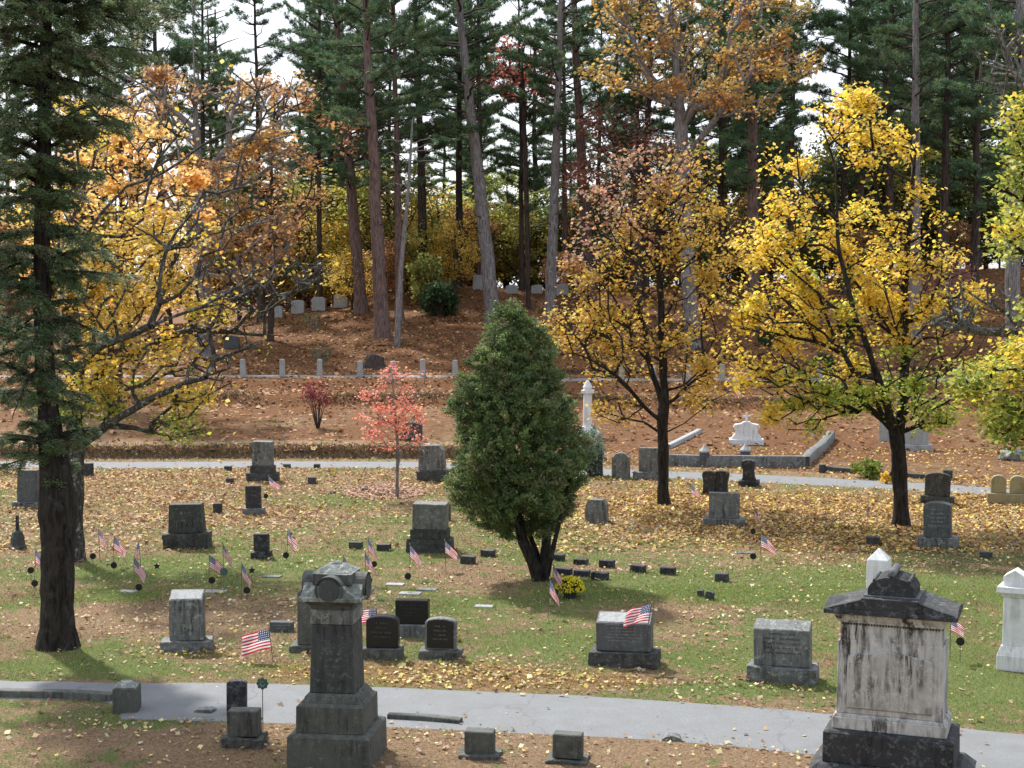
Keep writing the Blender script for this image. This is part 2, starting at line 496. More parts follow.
def leafy_tree(name, label, cat, base, stems, clusters, rng, r_base, cols, nleaf, leaf=.12, spread=.28,
               bark=None, group=None, alpha=.35, step=.4, tip=.006, colp=None, twigs=5, expo=.5, colfun=None, aspect=.85, mat=None, sink=.5, sides=10, dens=None):
    base = np.asarray(base, float)
    P, PA, cnt, nfix = skeleton(stems, clusters, rng, step, alpha, sink=sink)
    t = thing(name, label, cat, tuple(base), 0, group)
    mx = cnt[0]
    rad = tip + (r_base - tip) * (cnt / mx) ** expo
    idx = np.where(PA >= 0)[0]
    thick = rad[idx] > r_base * .28
    parts_t = []; parts_l = []
    # root flare
    def local(X): return X - base
    def tb(ii, sides):
        A = local(P[PA[ii]]); B = local(P[ii]); ra = rad[PA[ii]]; rb = rad[ii]
        ra = np.minimum(ra, rb * 1.6)
        return tubes(A, B, ra, rb, sides)
    # main stem chain as continuous tube
    stem_n = len(resample(stems[0][0], step))
    sp_ = P[:stem_n]; sr = rad[:stem_n].copy()
    fl = resample(sp_, .12)
    L = np.linspace(0, 1, len(fl)); srr = np.interp(L, np.linspace(0, 1, stem_n), sr)
    hz = fl[:, 2] - fl[0, 2]
    srr = srr * (1 + .38 * np.exp(-hz / .2) + .06 * np.sin(hz * 5 + 1))
    V0, F0 = poly_tube(local(fl) - np.array([0, 0, .06]) * np.exp(-hz / .1)[:, None], srr, sides + 4, rng, .03)
    arr_mesh('trunk', V0, F0, bark, parent=t, smooth=True)
    rest = idx[idx >= stem_n]
    tk = rest[rad[rest] > .05]; th = rest[rad[rest] <= .05]
    pl = []
    if len(tk): pl.append(tb(tk, 9))
    if len(th): pl.append(tb(th, 5))
    # little twigs round each cluster
    if twigs:
        k = len(clusters) * twigs
        ci = rng.integers(0, len(clusters), k)
        A = clusters[ci]; dirs = unit(rng.normal(size=(k, 3)) + np.array([0, 0, .2]))
        B = A + dirs * rng.uniform(.5, 1.3, (k, 1)) * spread
        pl.append(tubes(local(A), local(B), np.full(k, tip * .9), np.full(k, tip * .5), 4))
    V, Fc, _ = join(pl)
    arr_mesh('limbs', V, Fc, bark, parent=t, smooth=True)
    if nleaf:
        pw = rng.gamma(1.2, 1, len(clusters)) if dens is None else dens(clusters) * rng.gamma(1.5, 1, len(clusters))
        ci = rng.choice(len(clusters), nleaf, p=pw / pw.sum())
        LP = clusters[ci] + rng.normal(size=(nleaf, 3)) * spread * np.array([1, 1, .7])
        if colfun is not None: col = colfun(clusters[ci], LP, rng)
        else:
            cc = pick(cols, len(clusters), rng, .05, colp); col = cc[ci] * .55 + pick(cols, nleaf, rng, .15, colp) * .45
        V, Fc, T = leaves(local(LP), leaf * rng.uniform(.65, 1.25, nleaf), col, rng, aspect=aspect, flat=.5, droop=.5)
        arr_mesh('crown', V, Fc, mat or LEAF, T, parent=t)
    return t

def copy_tree(o, loc, rot=None, scale=None, label=None, group=None):
    c = o.copy(); C.objects.link(c)
    c.location = loc
    if rot is not None: c.rotation_euler = rot
    if scale is not None: c.scale = scale
    if label: c['label'] = label
    if group: c['group'] = group
    for ch in list(o.children):
        d = ch.copy(); C.objects.link(d); d.parent = c
    return c

# ------------------------------------------------------------------ world, sun, camera
SUN_EL, SUN_AZ = 50.0, -32.0          # azimuth measured from +Y (away from the camera), negative = to the left
scene = bpy.context.scene
w = bpy.data.worlds.new("World"); scene.world = w; w.use_nodes = True
nt = w.node_tree; nt.nodes.clear()
wo = nt.nodes.new('ShaderNodeOutputWorld'); bg = nt.nodes.new('ShaderNodeBackground')
sky = nt.nodes.new('ShaderNodeTexSky'); sky.sky_type = 'NISHITA'; sky.sun_disc = False
sky.sun_elevation = R(SUN_EL); sky.sun_rotation = R(SUN_AZ)
sky.air_density = 1.2; sky.dust_density = 2.5; sky.ozone_density = 1.0
tc = nt.nodes.new('ShaderNodeTexCoord')
mp = nt.nodes.new('ShaderNodeMapping'); mp.inputs['Scale'].default_value = (1, 1, 3)
nt.links.new(tc.outputs['Generated'], mp.inputs['Vector'])
cl = noise(nt, mp.outputs[0], 1.6, 6, .6)
cf = ramp(nt, cl, [(.40, (.25, .25, .25)), (.62, (1, 1, 1))])
skyc = mix(nt, cf, sky.outputs[0], (6.2, 6.5, 7.1))
nt.links.new(skyc, bg.inputs['Color']); bg.inputs['Strength'].default_value = .135
nt.links.new(bg.outputs[0], wo.inputs[0])

sl = bpy.data.lights.new('sun', 'SUN'); sl.energy = 4.2; sl.angle = R(2.5); sl.color = (1, .965, .90)
so = bpy.data.objects.new('sun', sl); C.objects.link(so)
sd = Vector((math.sin(R(SUN_AZ)) * math.cos(R(SUN_EL)), math.cos(R(SUN_AZ)) * math.cos(R(SUN_EL)), math.sin(R(SUN_EL))))
so.rotation_euler = (-sd).to_track_quat('-Z', 'Y').to_euler()

cam = bpy.data.cameras.new('camera'); cam.sensor_width = 36; cam.lens = F / 1024 * 36
cam.clip_start = .1; cam.clip_end = 5000
co = bpy.data.objects.new('camera', cam); C.objects.link(co)
co.location = (0, 0, H); co.rotation_euler = (math.pi / 2 - PITCH, 0, 0)
scene.camera = co
scene.view_settings.view_transform = 'Standard'; scene.view_settings.look = 'None'
scene.view_settings.gamma = 1; scene.view_settings.use_curve_mapping = False
scene.view_settings.exposure = .72
scene.cycles.max_bounces = 6; scene.cycles.diffuse_bounces = 3; scene.cycles.transmission_bounces = 4

# ------------------------------------------------------------------ ground
def ell(cx, cy, rx, ry, s):
    """ellipse on the ground given by photo pixel centre/radii -> world ellipse"""
    x, y, z = G(cx, cy); x0, y0, _ = G(cx - rx, cy); _, y1, _ = G(cx, min(766, cy + ry)); 
    ryw = abs(y - y1) * (1 if cy + ry <= 766 else ry / max(1, 766 - cy))
    return (x, y, abs(x - x0), max(ryw, .3), s)
def field(E, x, y, power=2.):
    f = np.zeros_like(x)
    for ex, ey, rx, ry, s in E:
        d = ((x - ex) / rx) ** 2 + ((y - ey) / ry) ** 2
        f = f + s * np.exp(-d * 1.1)
    return f
GREEN = [ell(*e) for e in [(150, 570, 110, 12, .9), (120, 597, 60, 7, .6), (640, 583, 90, 12, .9), (560, 560, 90, 10, .4), (870, 590, 190, 22, .8), (960, 680, 120, 50, .7), (700, 650, 90, 14, .4),
                             (60, 668, 90, 9, .9), (250, 670, 120, 5, .5), (330, 500, 60, 8, .35), (300, 560, 80, 10, .5), (500, 540, 80, 8, .4), (440, 610, 60, 20, .35), (540, 640, 60, 14, .4),
                             (740, 690, 120, 6, .8), (880, 610, 60, 20, .4), (120, 725, 70, 10, .5), (60, 760, 60, 10, .45), (400, 520, 40, 6, .3), (470, 440, 60, 8, .2), (600, 440, 60, 8, .3), (900, 445, 40, 8, .4)]]
GOLD = [ell(*e) for e in [(680, 505, 140, 24, 1.0), (900, 515, 190, 26, 1.0), (800, 540, 160, 14, .5), (130, 505, 130, 34, .55), (60, 480, 100, 12, .7), (250, 480, 80, 12, .45), (280, 515, 90, 16, .5),
                          (540, 680, 120, 11, 1.5), (330, 672, 80, 11, 1.3), (430, 675, 60, 9, 1.2), (180, 655, 80, 8, .6), (440, 470, 160, 6, .3), (470, 667, 60, 6, .8), (820, 560, 180, 12, .35), (1000, 500, 60, 20, .8)]]
TANZ = [ell(*e) for e in [(100, 620, 130, 16, 1.0), (250, 610, 110, 18, .9), (470, 590, 60, 12, .7), (680, 610, 110, 10, .7), (540, 570, 90, 8, .8), (300, 740, 300, 30, 1.1), (620, 745, 250, 16, 1.1), (860, 770, 150, 20, 1.0),
                          (100, 545, 80, 8, .4), (390, 480, 50, 7, .8), (730, 640, 60, 14, .4)]]

xs = np.unique(np.round(np.concatenate([np.arange(-400, -50, 25.), np.arange(-50, -20, .8), np.arange(-20, 20, .3), np.arange(20, 50, .8), np.arange(50, 401, 25.)]), 3))
ys = np.unique(np.round(np.concatenate([np.arange(-200, -10, 20.), np.arange(-10, 14, 1.), np.arange(14, 50, .3), np.arange(50, 60, .2), np.arange(60, 66, .5), np.arange(66, 83, .2), np.arange(83, 115, .5), np.arange(115, 160, 3), np.arange(160, 1800, 60.)]), 3))
X, Y = np.meshgrid(xs, ys)
Z = h(X, Y)
ny, nx = X.shape
idx = np.arange(nx * ny).reshape(ny, nx)
quads = np.stack([idx[:-1, :-1], idx[:-1, 1:], idx[1:, 1:], idx[1:, :-1]], -1).reshape(-1, 4)
def zones(x, y):
    u = y - far_path_y(x)
    g = .46 * np.ones_like(x) + field(GREEN, x, y) - .6 * field(TANZ, x, y) - .25 * field(GOLD, x, y)
    g = np.where(y < 20.2, g - .12, g)
    g = np.where(u > 0, .10 + field(GREEN, x, y) * .7, g)
    duff = sstep(2.0, 3.0, u) * (1 - sstep(3.0, 4.2, u)) * .9 + sstep(64, 68, y)
    duff = np.maximum(duff, (.42 + .25 * vnoise(x, y, .25)) * sstep(3.5, 6, u))
    duff = np.maximum(duff, .5 * sstep(2, 4, x) * sstep(1.5, 3, u) * (1 - sstep(8, 10, u)))
    gold = field(GOLD, x, y)
    return np.clip(g, 0, 1), np.clip(duff, 0, 1), np.clip(gold, 0, 1)
g_, d_, o_ = zones(X, Y)
T = np.stack([g_, d_, o_], -1).reshape(-1, 3)

m, nt, out = new_mat('lawn_and_leaf_litter')
geo = N(nt, 'ShaderNodeNewGeometry'); vec = geo.outputs['Position']
at = N(nt, 'ShaderNodeAttribute'); at.attribute_name = 'tint'
sep = N(nt, 'ShaderNodeSeparateColor'); nt.links.new(at.outputs['Color'], sep.inputs[0])
n_fine = noise(nt, vec, 22, 5, .75); n_mid = noise(nt, vec, 2.6, 6, .7); n_big = noise(nt, vec, .55, 4, .6)
n_speck = noise(nt, vec, 9, 6, .8)
grass = ramp(nt, n_fine, [(.3, (.07, .09, .028)), (.55, (.165, .20, .062)), (.75, (.28, .30, .12))])
straw = ramp(nt, n_fine, [(.3, (.13, .082, .048)), (.5, (.28, .185, .108)), (.72, (.44, .31, .20))])
gf = mathn(nt, 'ADD', sep.outputs[0], mathn(nt, 'MULTIPLY', mathn(nt, 'SUBTRACT', n_mid, .5), 3.4))
gf = mathn(nt, 'ADD', gf, mathn(nt, 'MULTIPLY', mathn(nt, 'SUBTRACT', n_big, .5), 2.4))
gf = ramp(nt, gf, [(.30, (0, 0, 0)), (.62, (1, 1, 1))])
col = mix(nt, gf, straw, grass)
goldc = ramp(nt, n_speck, [(.32, (.09, .045, .02)), (.5, (.25, .145, .06)), (.68, (.42, .26, .11))])
gof = ramp(nt, mathn(nt, 'ADD', sep.outputs[2], mathn(nt, 'MULTIPLY', mathn(nt, 'SUBTRACT', n_speck, .5), 2.0)), [(.35, (0, 0, 0)), (.75, (.85, .85, .85))])
col = mix(nt, gof, col, goldc)
duff = ramp(nt, n_speck, [(.30, (.05, .024, .012)), (.5, (.19, .085, .034)), (.72, (.33, .165, .07))])
duff = mix(nt, ramp(nt, n_mid, [(.35, (0, 0, 0)), (.65, (.7, .7, .7))]), duff, mix(nt, .4, duff, (.07, .045, .03)))
df = ramp(nt, mathn(nt, 'ADD', sep.outputs[1], mathn(nt, 'MULTIPLY', mathn(nt, 'SUBTRACT', n_mid, .5), .8)), [(.3, (0, 0, 0)), (.6, (1, 1, 1))])
col = mix(nt, df, col, duff)
b = N(nt, 'ShaderNodeBsdfPrincipled'); b.inputs['Roughness'].default_value = .95; b.inputs['Specular IOR Level'].default_value = .15
nt.links.new(col, b.inputs['Base Color'])
bp = N(nt, 'ShaderNodeBump'); bp.inputs['Strength'].default_value = 1.; bp.inputs['Distance'].default_value = .10
nt.links.new(n_speck, bp.inputs['Height']); nt.links.new(bp.outputs[0], b.inputs['Normal'])
nt.links.new(b.outputs[0], out.inputs[0])
o = arr_mesh('ground', np.stack([X, Y, Z], -1).reshape(-1, 3), quads, m, T, smooth=True)
tag(o, kind='structure')

# ------------------------------------------------------------------ paths
m, nt, out = new_mat('worn_pale_asphalt')
geo = N(nt, 'ShaderNodeNewGeometry'); vec = geo.outputs['Position']
a1 = noise(nt, vec, 60, 5, .85); a2 = noise(nt, vec, 2.2, 8, .7)
c = ramp(nt, a1, [(.34, (.10, .107, .113)), (.66, (.235, .245, .255))])
c = mix(nt, ramp(nt, a2, [(.35, (0, 0, 0)), (.7, (.55, .55, .55))]), c, (.12, .115, .11))
vor = N(nt, 'ShaderNodeTexVoronoi'); vor.feature = 'DISTANCE_TO_EDGE'; vor.inputs['Scale'].default_value = .28
wv = N(nt, 'ShaderNodeVectorMath', operation='ADD'); nt.links.new(vec, wv.inputs[0])
nn = N(nt, 'ShaderNodeTexNoise'); nn.inputs['Scale'].default_value = 1.5; nt.links.new(vec, nn.inputs['Vector']); nt.links.new(nn.outputs['Color'], wv.inputs[1])
nt.links.new(wv.outputs[0], vor.inputs['Vector'])
c = mix(nt, ramp(nt, vor.outputs['Distance'], [(0.0, (.35, .35, .35)), (.008, (0, 0, 0))]), c, (.06, .06, .06))
b = N(nt, 'ShaderNodeBsdfPrincipled'); b.inputs['Roughness'].default_value = .85
nt.links.new(c, b.inputs['Base Color']); 
bp = N(nt, 'ShaderNodeBump'); bp.inputs['Strength'].default_value = .3; bp.inputs['Distance'].default_value = .006
nt.links.new(a1, bp.inputs['Height']); nt.links.new(bp.outputs[0], b.inputs['Normal']); nt.links.new(b.outputs[0], out.inputs[0])
ASPH = m

def near_side(x): return np.interp(x, [-5.75, -5.45], [.02, .975])
def path(name, centre, width, lift=.016, narrow=False):
    centre = resample(np.array([(p[0], p[1], 0) for p in centre]), .3)
    k = np.exp(-np.linspace(-2, 2, 15) ** 2); k /= k.sum()
    c = centre.copy()
    for a in (0, 1): c[7:-7, a] = np.convolve(centre[:, a], k, 'valid')
    tan = unit(np.gradient(c, axis=0)); nrm = np.stack([-tan[:, 1], tan[:, 0]], 1)
    n = len(c); M = 9; V = []
    for i in range(n):
        wl = width / 2 + .10 * (vnoise(c[i, 0], c[i, 1], .9) - .5) + .08 * (vnoise(c[i, 0], c[i, 1], 3.1) - .5)
        if narrow: wl = float(near_side(c[i, 0])) + .06 * (vnoise(c[i, 0], c[i, 1], 2.1) - .5)
        wr = width / 2 + .10 * (vnoise(c[i, 0] + 50, c[i, 1], .9) - .5) + .08 * (vnoise(c[i, 0] + 50, c[i, 1], 3.1) - .5)
        for j in range(M):
            s = -wl + (wl + wr) * j / (M - 1)
            p = c[i, :2] + nrm[i] * s
            V.append((p[0], p[1], float(h(*p)) + (lift if 0 < j < M - 1 else .001)))
    I = np.arange(n * M).reshape(n, M)
    q = np.stack([I[:-1, :-1], I[1:, :-1], I[1:, 1:], I[:-1, 1:]], -1).reshape(-1, 4)[:, ::-1]
    o = arr_mesh(name, V, q, ASPH, smooth=True)
    tag(o, kind='structure')
    return c
def Gp(px, py): return G(px, py)[:2]
near_c = [(-40, 24.6), (-22, 23.6)] + [Gp(*p) for p in [(0, 699), (130, 700), (300, 703), (500, 711), (660, 719), (800, 731), (1000, 752)]]
_a, _b = near_c[-2], near_c[-1]
near_c += [(_b[0] + (_b[0] - _a[0]) * 3, _b[1] + (_b[1] - _a[1]) * 3.2)]
NEARC = path('near_path', near_c, 1.95, narrow=True)
xx = np.arange(-60, 45, .8)
path('far_path', [(x, float(far_path_y(x))) for x in xx], 1.9)
path('hill_path', [(x, 76.6 + .35 * math.sin(x * .1)) for x in np.arange(-70, 70, 1.)], 2.4)
def near_path_y(x): return np.interp(x, NEARC[:, 0], NEARC[:, 1])

# ------------------------------------------------------------------ fallen leaves and grass
rng = np.random.default_rng(3)
def scatter(n, y0, y1, dens, half=.37):
    out = []; got = 0
    while got < n:
        k = 60000
        y = np.sqrt(rng.uniform(y0 ** 2, y1 ** 2, k)); x = rng.uniform(-1, 1, k) * (half * y + 1)
        d = dens(x, y); keep = rng.random(k) < d
        out.append(np.stack([x[keep], y[keep]], 1)); got += keep.sum()
    return np.concatenate(out)[:n]
def ld(x, y):
    u = y - far_path_y(x)
    d = .10 + .9 * np.clip(field(GOLD, x, y), 0, 1) + .30 * field(TANZ, x, y)
    d = d * (.35 + 1.3 * vnoise(x, y, 1.3) * vnoise(x, y, .5) * 1.6)
    v = y - near_path_y(x); d = np.where((v < 1.0) & (v > -near_side(x)), d * (.07 + .5 * sstep(.70, 1.0, np.abs(v))), d)
    v = np.abs(u); d = np.where(v < .95, d * .05, d)
    d = np.where(y < 19.6, d * .55, d)
    return np.clip(d, 0, 1)
def make_litter(name, label, n, y0, y1, dens, size, cols, p=None):
    q = scatter(n, y0, y1, dens)
    z = h(q[:, 0], q[:, 1]) + .014 + rng.random(n) * .03
    P = np.stack([q[:, 0], q[:, 1], z], 1)
    nrm = np.stack([rng.normal(size=n) * .45, rng.normal(size=n) * .45, np.ones(n)], 1); nrm = unit(nrm)
    t = rng.normal(size=(n, 3)); t = unit(t - nrm * (t * nrm).sum(1, keepdims=True)); b = np.cross(nrm, t)
    s = (size * (.45 + rng.gamma(2.2, .25, n)).clip(0, 2.1))[:, None]
    pts = []
    for a, rr in ((0, 1.), (.9, .62), (1.7, .9), (2.6, .55), (math.pi, .85), (-2.6, .55), (-1.7, .9), (-.9, .62)):
        lift = .16 * rng.random((n, 1)) * rr
        pts.append(P + (t * math.cos(a) + b * math.sin(a)) * s * .5 * rr * rng.uniform(.75, 1.2, (n, 1)) + nrm * s * lift)
    V = np.stack(pts, 1).reshape(-1, 3)
    cc = pick(cols, n, rng, .2, p)
    if 'near lawn' in label:
        cc = np.where((field(GOLD, q[:, 0], q[:, 1]) + rng.normal(size=n) * .15 > .45)[:, None] & (q[:, 1] < 25)[:, None], pick([(.56, .46, .11), (.48, .44, .16), (.50, .36, .09), (.34, .24, .10), (.50, .46, .24), (.26, .17, .08)], n, rng, .2), cc)
    if 'golden' in label:
        lf = (q[:, 0] + rng.normal(size=n) * 1.5 < -1.5)[:, None]
        cc = np.where(lf, pick([(.44, .26, .13), (.34, .18, .09), (.52, .37, .18), (.24, .12, .07), (.50, .36, .08), (.40, .23, .15), (.30, .17, .08)], n, rng, .2), cc)
    o = arr_mesh(name, V, np.arange(8 * n).reshape(n, 8), LITTER, np.repeat(cc, 8, 0))
    tag(o, label, 'leaves', kind='stuff')
TANC = [(.56, .46, .27), (.44, .32, .18), (.34, .22, .12), (.60, .53, .30), (.26, .15, .09), (.56, .44, .12), (.42, .29, .20), (.22, .13, .08), (.34, .24, .14)]
GOLDC = [(.66, .46, .08), (.52, .33, .09), (.40, .22, .08), (.60, .48, .20), (.30, .16, .07), (.20, .10, .05), (.36, .20, .08)]
make_litter('fallen_leaves', 'tan and yellow leaves strewn over the near lawn', 27000, 15, 40, ld, .060, TANC)
make_litter('fallen_leaves', 'golden leaves thick on the lawn under the two yellow maples', 52000, 34, 56, ld, .088, GOLDC)
def ld2(x, y):
    d = .25 + .75 * vnoise(x, y, .6)
    d = d * np.where(y < 66, .45, 1.)
    return np.where(np.abs(y - 76.6) < 1.3, .04, d)
make_litter('fallen_leaves', 'rust brown leaves and needles covering the wooded slope', 42000, 54, 108, ld2, .17, [(.42, .22, .09), (.30, .14, .06), (.22, .10, .05), (.44, .28, .12), (.13, .07, .04)])

def gd(x, y):
    g, d, o_ = zones(x, y)
    v = y - near_path_y(x)
    gg = np.clip(.12 + g * 1.2, 0, 1) * (.4 + .9 * vnoise(x, y, 1.7))
    return np.where(((v < 1.0) & (v > -near_side(x))) | (np.abs(y - far_path_y(x)) < .95), 0, np.clip(gg, 0, 1) * (1 - d))
def make_grass(n, y0, y1, hh, wid, label):
    q = scatter(n, y0, y1, gd)
    P = np.stack([q[:, 0], q[:, 1], h(q[:, 0], q[:, 1]) - .01], 1)
    d = np.stack([rng.normal(size=n) * .5, rng.normal(size=n) * .5, np.ones(n)], 1)
    g, _, _ = zones(q[:, 0], q[:, 1])
    g = g + (vnoise(q[:, 0], q[:, 1], 1.1) - .5) * 1.6 + (vnoise(q[:, 0], q[:, 1], .45) - .5) * 1.0
    f = np.clip((g - .15) / .5, 0, 1)[:, None]
    cg = pick([(.18, .25, .055), (.24, .31, .075), (.30, .33, .12)], n, rng, .2)
    cs = pick([(.28, .20, .10), (.22, .15, .08), (.34, .28, .15)], n, rng, .2)
    col = np.where(rng.random((n, 1)) < f, cg, cs)
    V, Fc, Tn = blades(P, d, hh * rng.uniform(.5, 1.4, n), wid, col, rng)
    tag(arr_mesh('grass', V, Fc, GRASSM, Tn), label, 'grass', kind='stuff')
make_grass(130000, 15, 30, .05, .014, 'short patchy green and straw grass of the near lawn')
make_grass(110000, 28, 56, .06, .024, 'thin green and brown grass farther up the lawn')

# ------------------------------------------------------------------ gravestones
def outline(style, w, hh):
    x = w / 2
    if style == 'rect': return [(-x, 0), (x, 0), (x, hh), (-x, hh)]
    if style == 'taper': return [(-x, 0), (x, 0), (x * .90, hh), (-x * .90, hh)]
    if style == 'arch':
        p = [(-x, 0), (x, 0), (x, hh - w * .16)]
        for i in range(1, 9):
            a = math.pi * i / 9; p.append((x * math.cos(a), hh - w * .16 + w * .16 * math.sin(a)))
        return p + [(-x, hh - w * .16)]
    if style == 'round':
        p = [(-x, 0), (x, 0), (x * .98, hh - w * .38)]
        for i in range(1, 10):
            a = math.pi * i / 10; p.append((x * .98 * math.cos(a), hh - w * .38 + w * .38 * math.sin(a)))
        return p + [(-x * .98, hh - w * .38)]
    if style == 'shoulder':
        r = w * .30
        p = [(-x, 0), (x, 0), (x, hh - r * 1.0), (x * .92, hh - r * .78), (x * .74, hh - r * .62)]
        for i in range(1, 8):
            a = math.pi * i / 8; p.append((x * .66 * math.cos(a), hh - r * .55 + r * .55 * math.sin(a)))
        return p + [(-x * .74, hh - r * .62), (-x * .92, hh - r * .78), (-x, hh - r)]
    if style == 'clip': # chamfered shoulders
        return [(-x, 0), (x, 0), (x * .94, hh * .78), (x * .62, hh), (-x * .62, hh), (-x * .94, hh * .78)]
    if style == 'gable':
        return [(-x, 0), (x, 0), (x, hh * .86), (0, hh), (-x, hh * .86)]
    if style == 'vase': # waisted
        return [(-x, 0), (x, 0), (x * .80, hh * .16), (x * .74, hh * .5), (x * .95, hh * .84), (x * .8, hh * .96), (x * .3, hh), (-x * .3, hh), (-x * .8, hh * .96), (-x * .95, hh * .84), (-x * .74, hh * .5), (-x * .80, hh * .16)]

def glyph_lines(mb, w, z0, z1, y, rows, seed, dens=1.):
    """worn lines of cut lettering, too far eroded to read"""
    rr = random.Random(seed)
    rowh = (z1 - z0) / rows
    for i in range(rows):
        z = z1 - (i + .5) * rowh; hh = rowh * .34
        L = w * rr.uniform(.45, .92) * dens; x = -L / 2
        while x < L / 2:
            cw = hh * rr.uniform(.45, .8)
            if rr.random() < .84:
                sw = hh * .17
                for _ in range(rr.choice((2, 2, 3))):
                    if rr.random() < .6:
                        xx = x + rr.uniform(0, cw * .7); mb.frustum(z - hh / 2, z + hh / 2, sw, .006, cx=xx, cy=y)
                    else:
                        zz = z + rr.uniform(-.5, .35) * hh; mb.frustum(zz, zz + sw, cw * .75, .0056, cx=x + cw * .4, cy=y)
            x += cw * 1.35
    return mb

def headstone(px, yb, w, hh, label, style='rect', mat=GREY, bmat=None, base=None, thick=None, rot=-8., tiers=(), letters=0, lmat=None,
              cat='gravestone', name='headstone', group=None, slant=0., kind=None, rough_base=True, tilt=0., topmat=None, rough=0., bev=.012, inset=False, panel=False):
    """px,yb: foot centre in the photograph; w: die width px; hh: die height px; base: (w,h) px"""
    gx, gy, gz = G(px, yb); s = gy / F
    al = math.atan2(H - gz, gy)
    dw = w * s * 1.0
    th = thick * s if thick else max(.14, dw * .30)
    tot = [base] if base else []
    tot = list(tot) + list(tiers)
    bd = th + (.16 if base else 0)
    if base: bd = max(bd, min(base[0] * s * .5, th + .3))
    ca = math.cos(R(rot))
    gy2 = gy + (bd if base else th) / 2
    t = thing(name, label, cat, (gx * gy2 / gy, gy2, float(h(gx * gy2 / gy, gy2)) - .02), R(rot), group)
    t.rotation_euler = (R(rnd.gauss(0, .9)), R(tilt + rnd.gauss(0, .9)), t.rotation_euler[2] + R(rnd.gauss(0, 1.5)))
    z = 0
    dd = bd
    names = ['base', 'plinth', 'upper_plinth']
    for i, (bw, bh) in enumerate(tot):
        mb = MB(); bhm = bh * s
        if i: dd = max(th + .06, dd - .14)
        mb.frustum(z, z + bhm + (.02 if i == 0 else 0), bw * s, dd)
        mb.build(names[i], bmat or mat, t, bevel=.012, rough=(.024 if i == 0 else .012) if rough_base else 0, cuts=6, seed=int(px))
        z += bhm + (.02 if i == 0 else 0)
    dh = max(.08, hh * s - th * math.sin(al) * (.8 if slant else 1))
    mb = MB()
    if slant:
        sl_ = slant * s
        mb.prism_x([(-th / 2, 0), (th / 2, 0), (th / 2, dh + sl_ * .35), (th / 2 - .04, dh + sl_ * .35), (-th / 2, dh - sl_ * .55)], -dw / 2, dw / 2)
    else:
        mb.prism(outline(style, dw, dh), -th / 2, th / 2)
    v = [(x, y, q + z) for x, y, q in mb.v]; mb.v = v
    die = mb.build('tablet', mat, t, bevel=bev if not rough else 0, rough=rough * s if rough else 0, cuts=4, seed=int(px) + 3)
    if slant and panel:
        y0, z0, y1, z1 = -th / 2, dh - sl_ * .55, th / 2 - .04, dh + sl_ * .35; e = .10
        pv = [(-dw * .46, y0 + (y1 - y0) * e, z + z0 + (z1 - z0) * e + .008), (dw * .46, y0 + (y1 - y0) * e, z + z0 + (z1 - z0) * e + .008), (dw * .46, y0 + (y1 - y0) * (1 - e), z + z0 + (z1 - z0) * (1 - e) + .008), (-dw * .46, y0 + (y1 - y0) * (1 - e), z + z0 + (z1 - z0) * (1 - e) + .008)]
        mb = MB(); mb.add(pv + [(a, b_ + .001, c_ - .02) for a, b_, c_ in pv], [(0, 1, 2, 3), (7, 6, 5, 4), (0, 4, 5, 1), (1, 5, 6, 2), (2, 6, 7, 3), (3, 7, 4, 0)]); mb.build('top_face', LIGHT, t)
    if inset:
        mb = MB(); mb.prism([(x, q + z + .03) for x, q in outline(style, dw * .86, dh * .90)], -th / 2 - .006, -th / 2 + .01); mb.build('polished_face', BLACK, t)
        mb = MB(); glyph_lines(mb, dw * .7, z + dh * .28, z + dh * .82, -th / 2 - .0075, 4, int(px)); mb.build('inscription', GREY, t)
    if letters:
        mb = MB(); glyph_lines(mb, dw * .8, z + dh * .28, z + dh * .86, -th / 2 - .0015, letters, int(px * 7))
        mb.build('inscription', lmat or LETTER, t)
    return t

# --- stones close to the path
headstone(237, 716, 20, 40, 'narrow black upright stone standing right behind the low square block by the path', 'arch', SOOT, thick=9, rot=2)
headstone(245, 749, 32, 32, 'low dark square block on a slab, left of the tall round-disc monument', 'rect', MOSS, base=(42, 10), thick=18, rot=-5)
headstone(480, 760, 30, 28, 'small mossy cube stone in the front row, left of its twin', 'rect', MOSS, base=(42, 4), thick=16, rot=-10)
headstone(568, 765, 30, 30, 'small dark cube stone in the front row, right of its twin', 'rect', MOSS, base=(42, 4), thick=16, rot=-12)
headstone(672, 741, 24, 9, 'low round-topped stub of stone at the path edge', 'round', GREY, thick=16, name='stone_stub', cat='stone', rough=.9)
headstone(205, 714, 20, 7, 'flat pale lump of stone at the path edge behind the grass', 'clip', GREY, thick=14, name='stone_stub', cat='stone', rough=1.)

# --- near lawn
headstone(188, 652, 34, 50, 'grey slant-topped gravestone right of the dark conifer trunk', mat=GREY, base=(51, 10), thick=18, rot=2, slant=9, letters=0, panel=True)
headstone(282, 632, 24, 13, 'tiny low slab marker left of the tall round-disc monument', 'rect', BLUISH, rot=-4, thick=8, letters=2)
headstone(309, 653, 21, 66, 'tall narrow stone half hidden behind the round-disc monument', 'gable', MOSS, base=(36, 7), thick=14, rot=-3)
headstone(383, 660, 33, 36, 'polished black round-topped stone beside the round-disc monument', 'arch', BLACK, bmat=MOSS, base=(40, 11), rot=-6, letters=4, lmat=MOSS, thick=12)
headstone(413, 638, 34, 27, 'black square tablet on a pale grey block behind the two arched black stones', 'rect', BLACK, bmat=GREY, base=(33, 13), rot=-7, thick=11, letters=4, lmat=DARK, rough_base=False)
headstone(441, 660, 32, 35, 'black arched stone with grey rim, rightmost of the dark trio', 'arch', GREY, bmat=MOSS, base=(42, 9), rot=-8, thick=11, letters=0, inset=True)
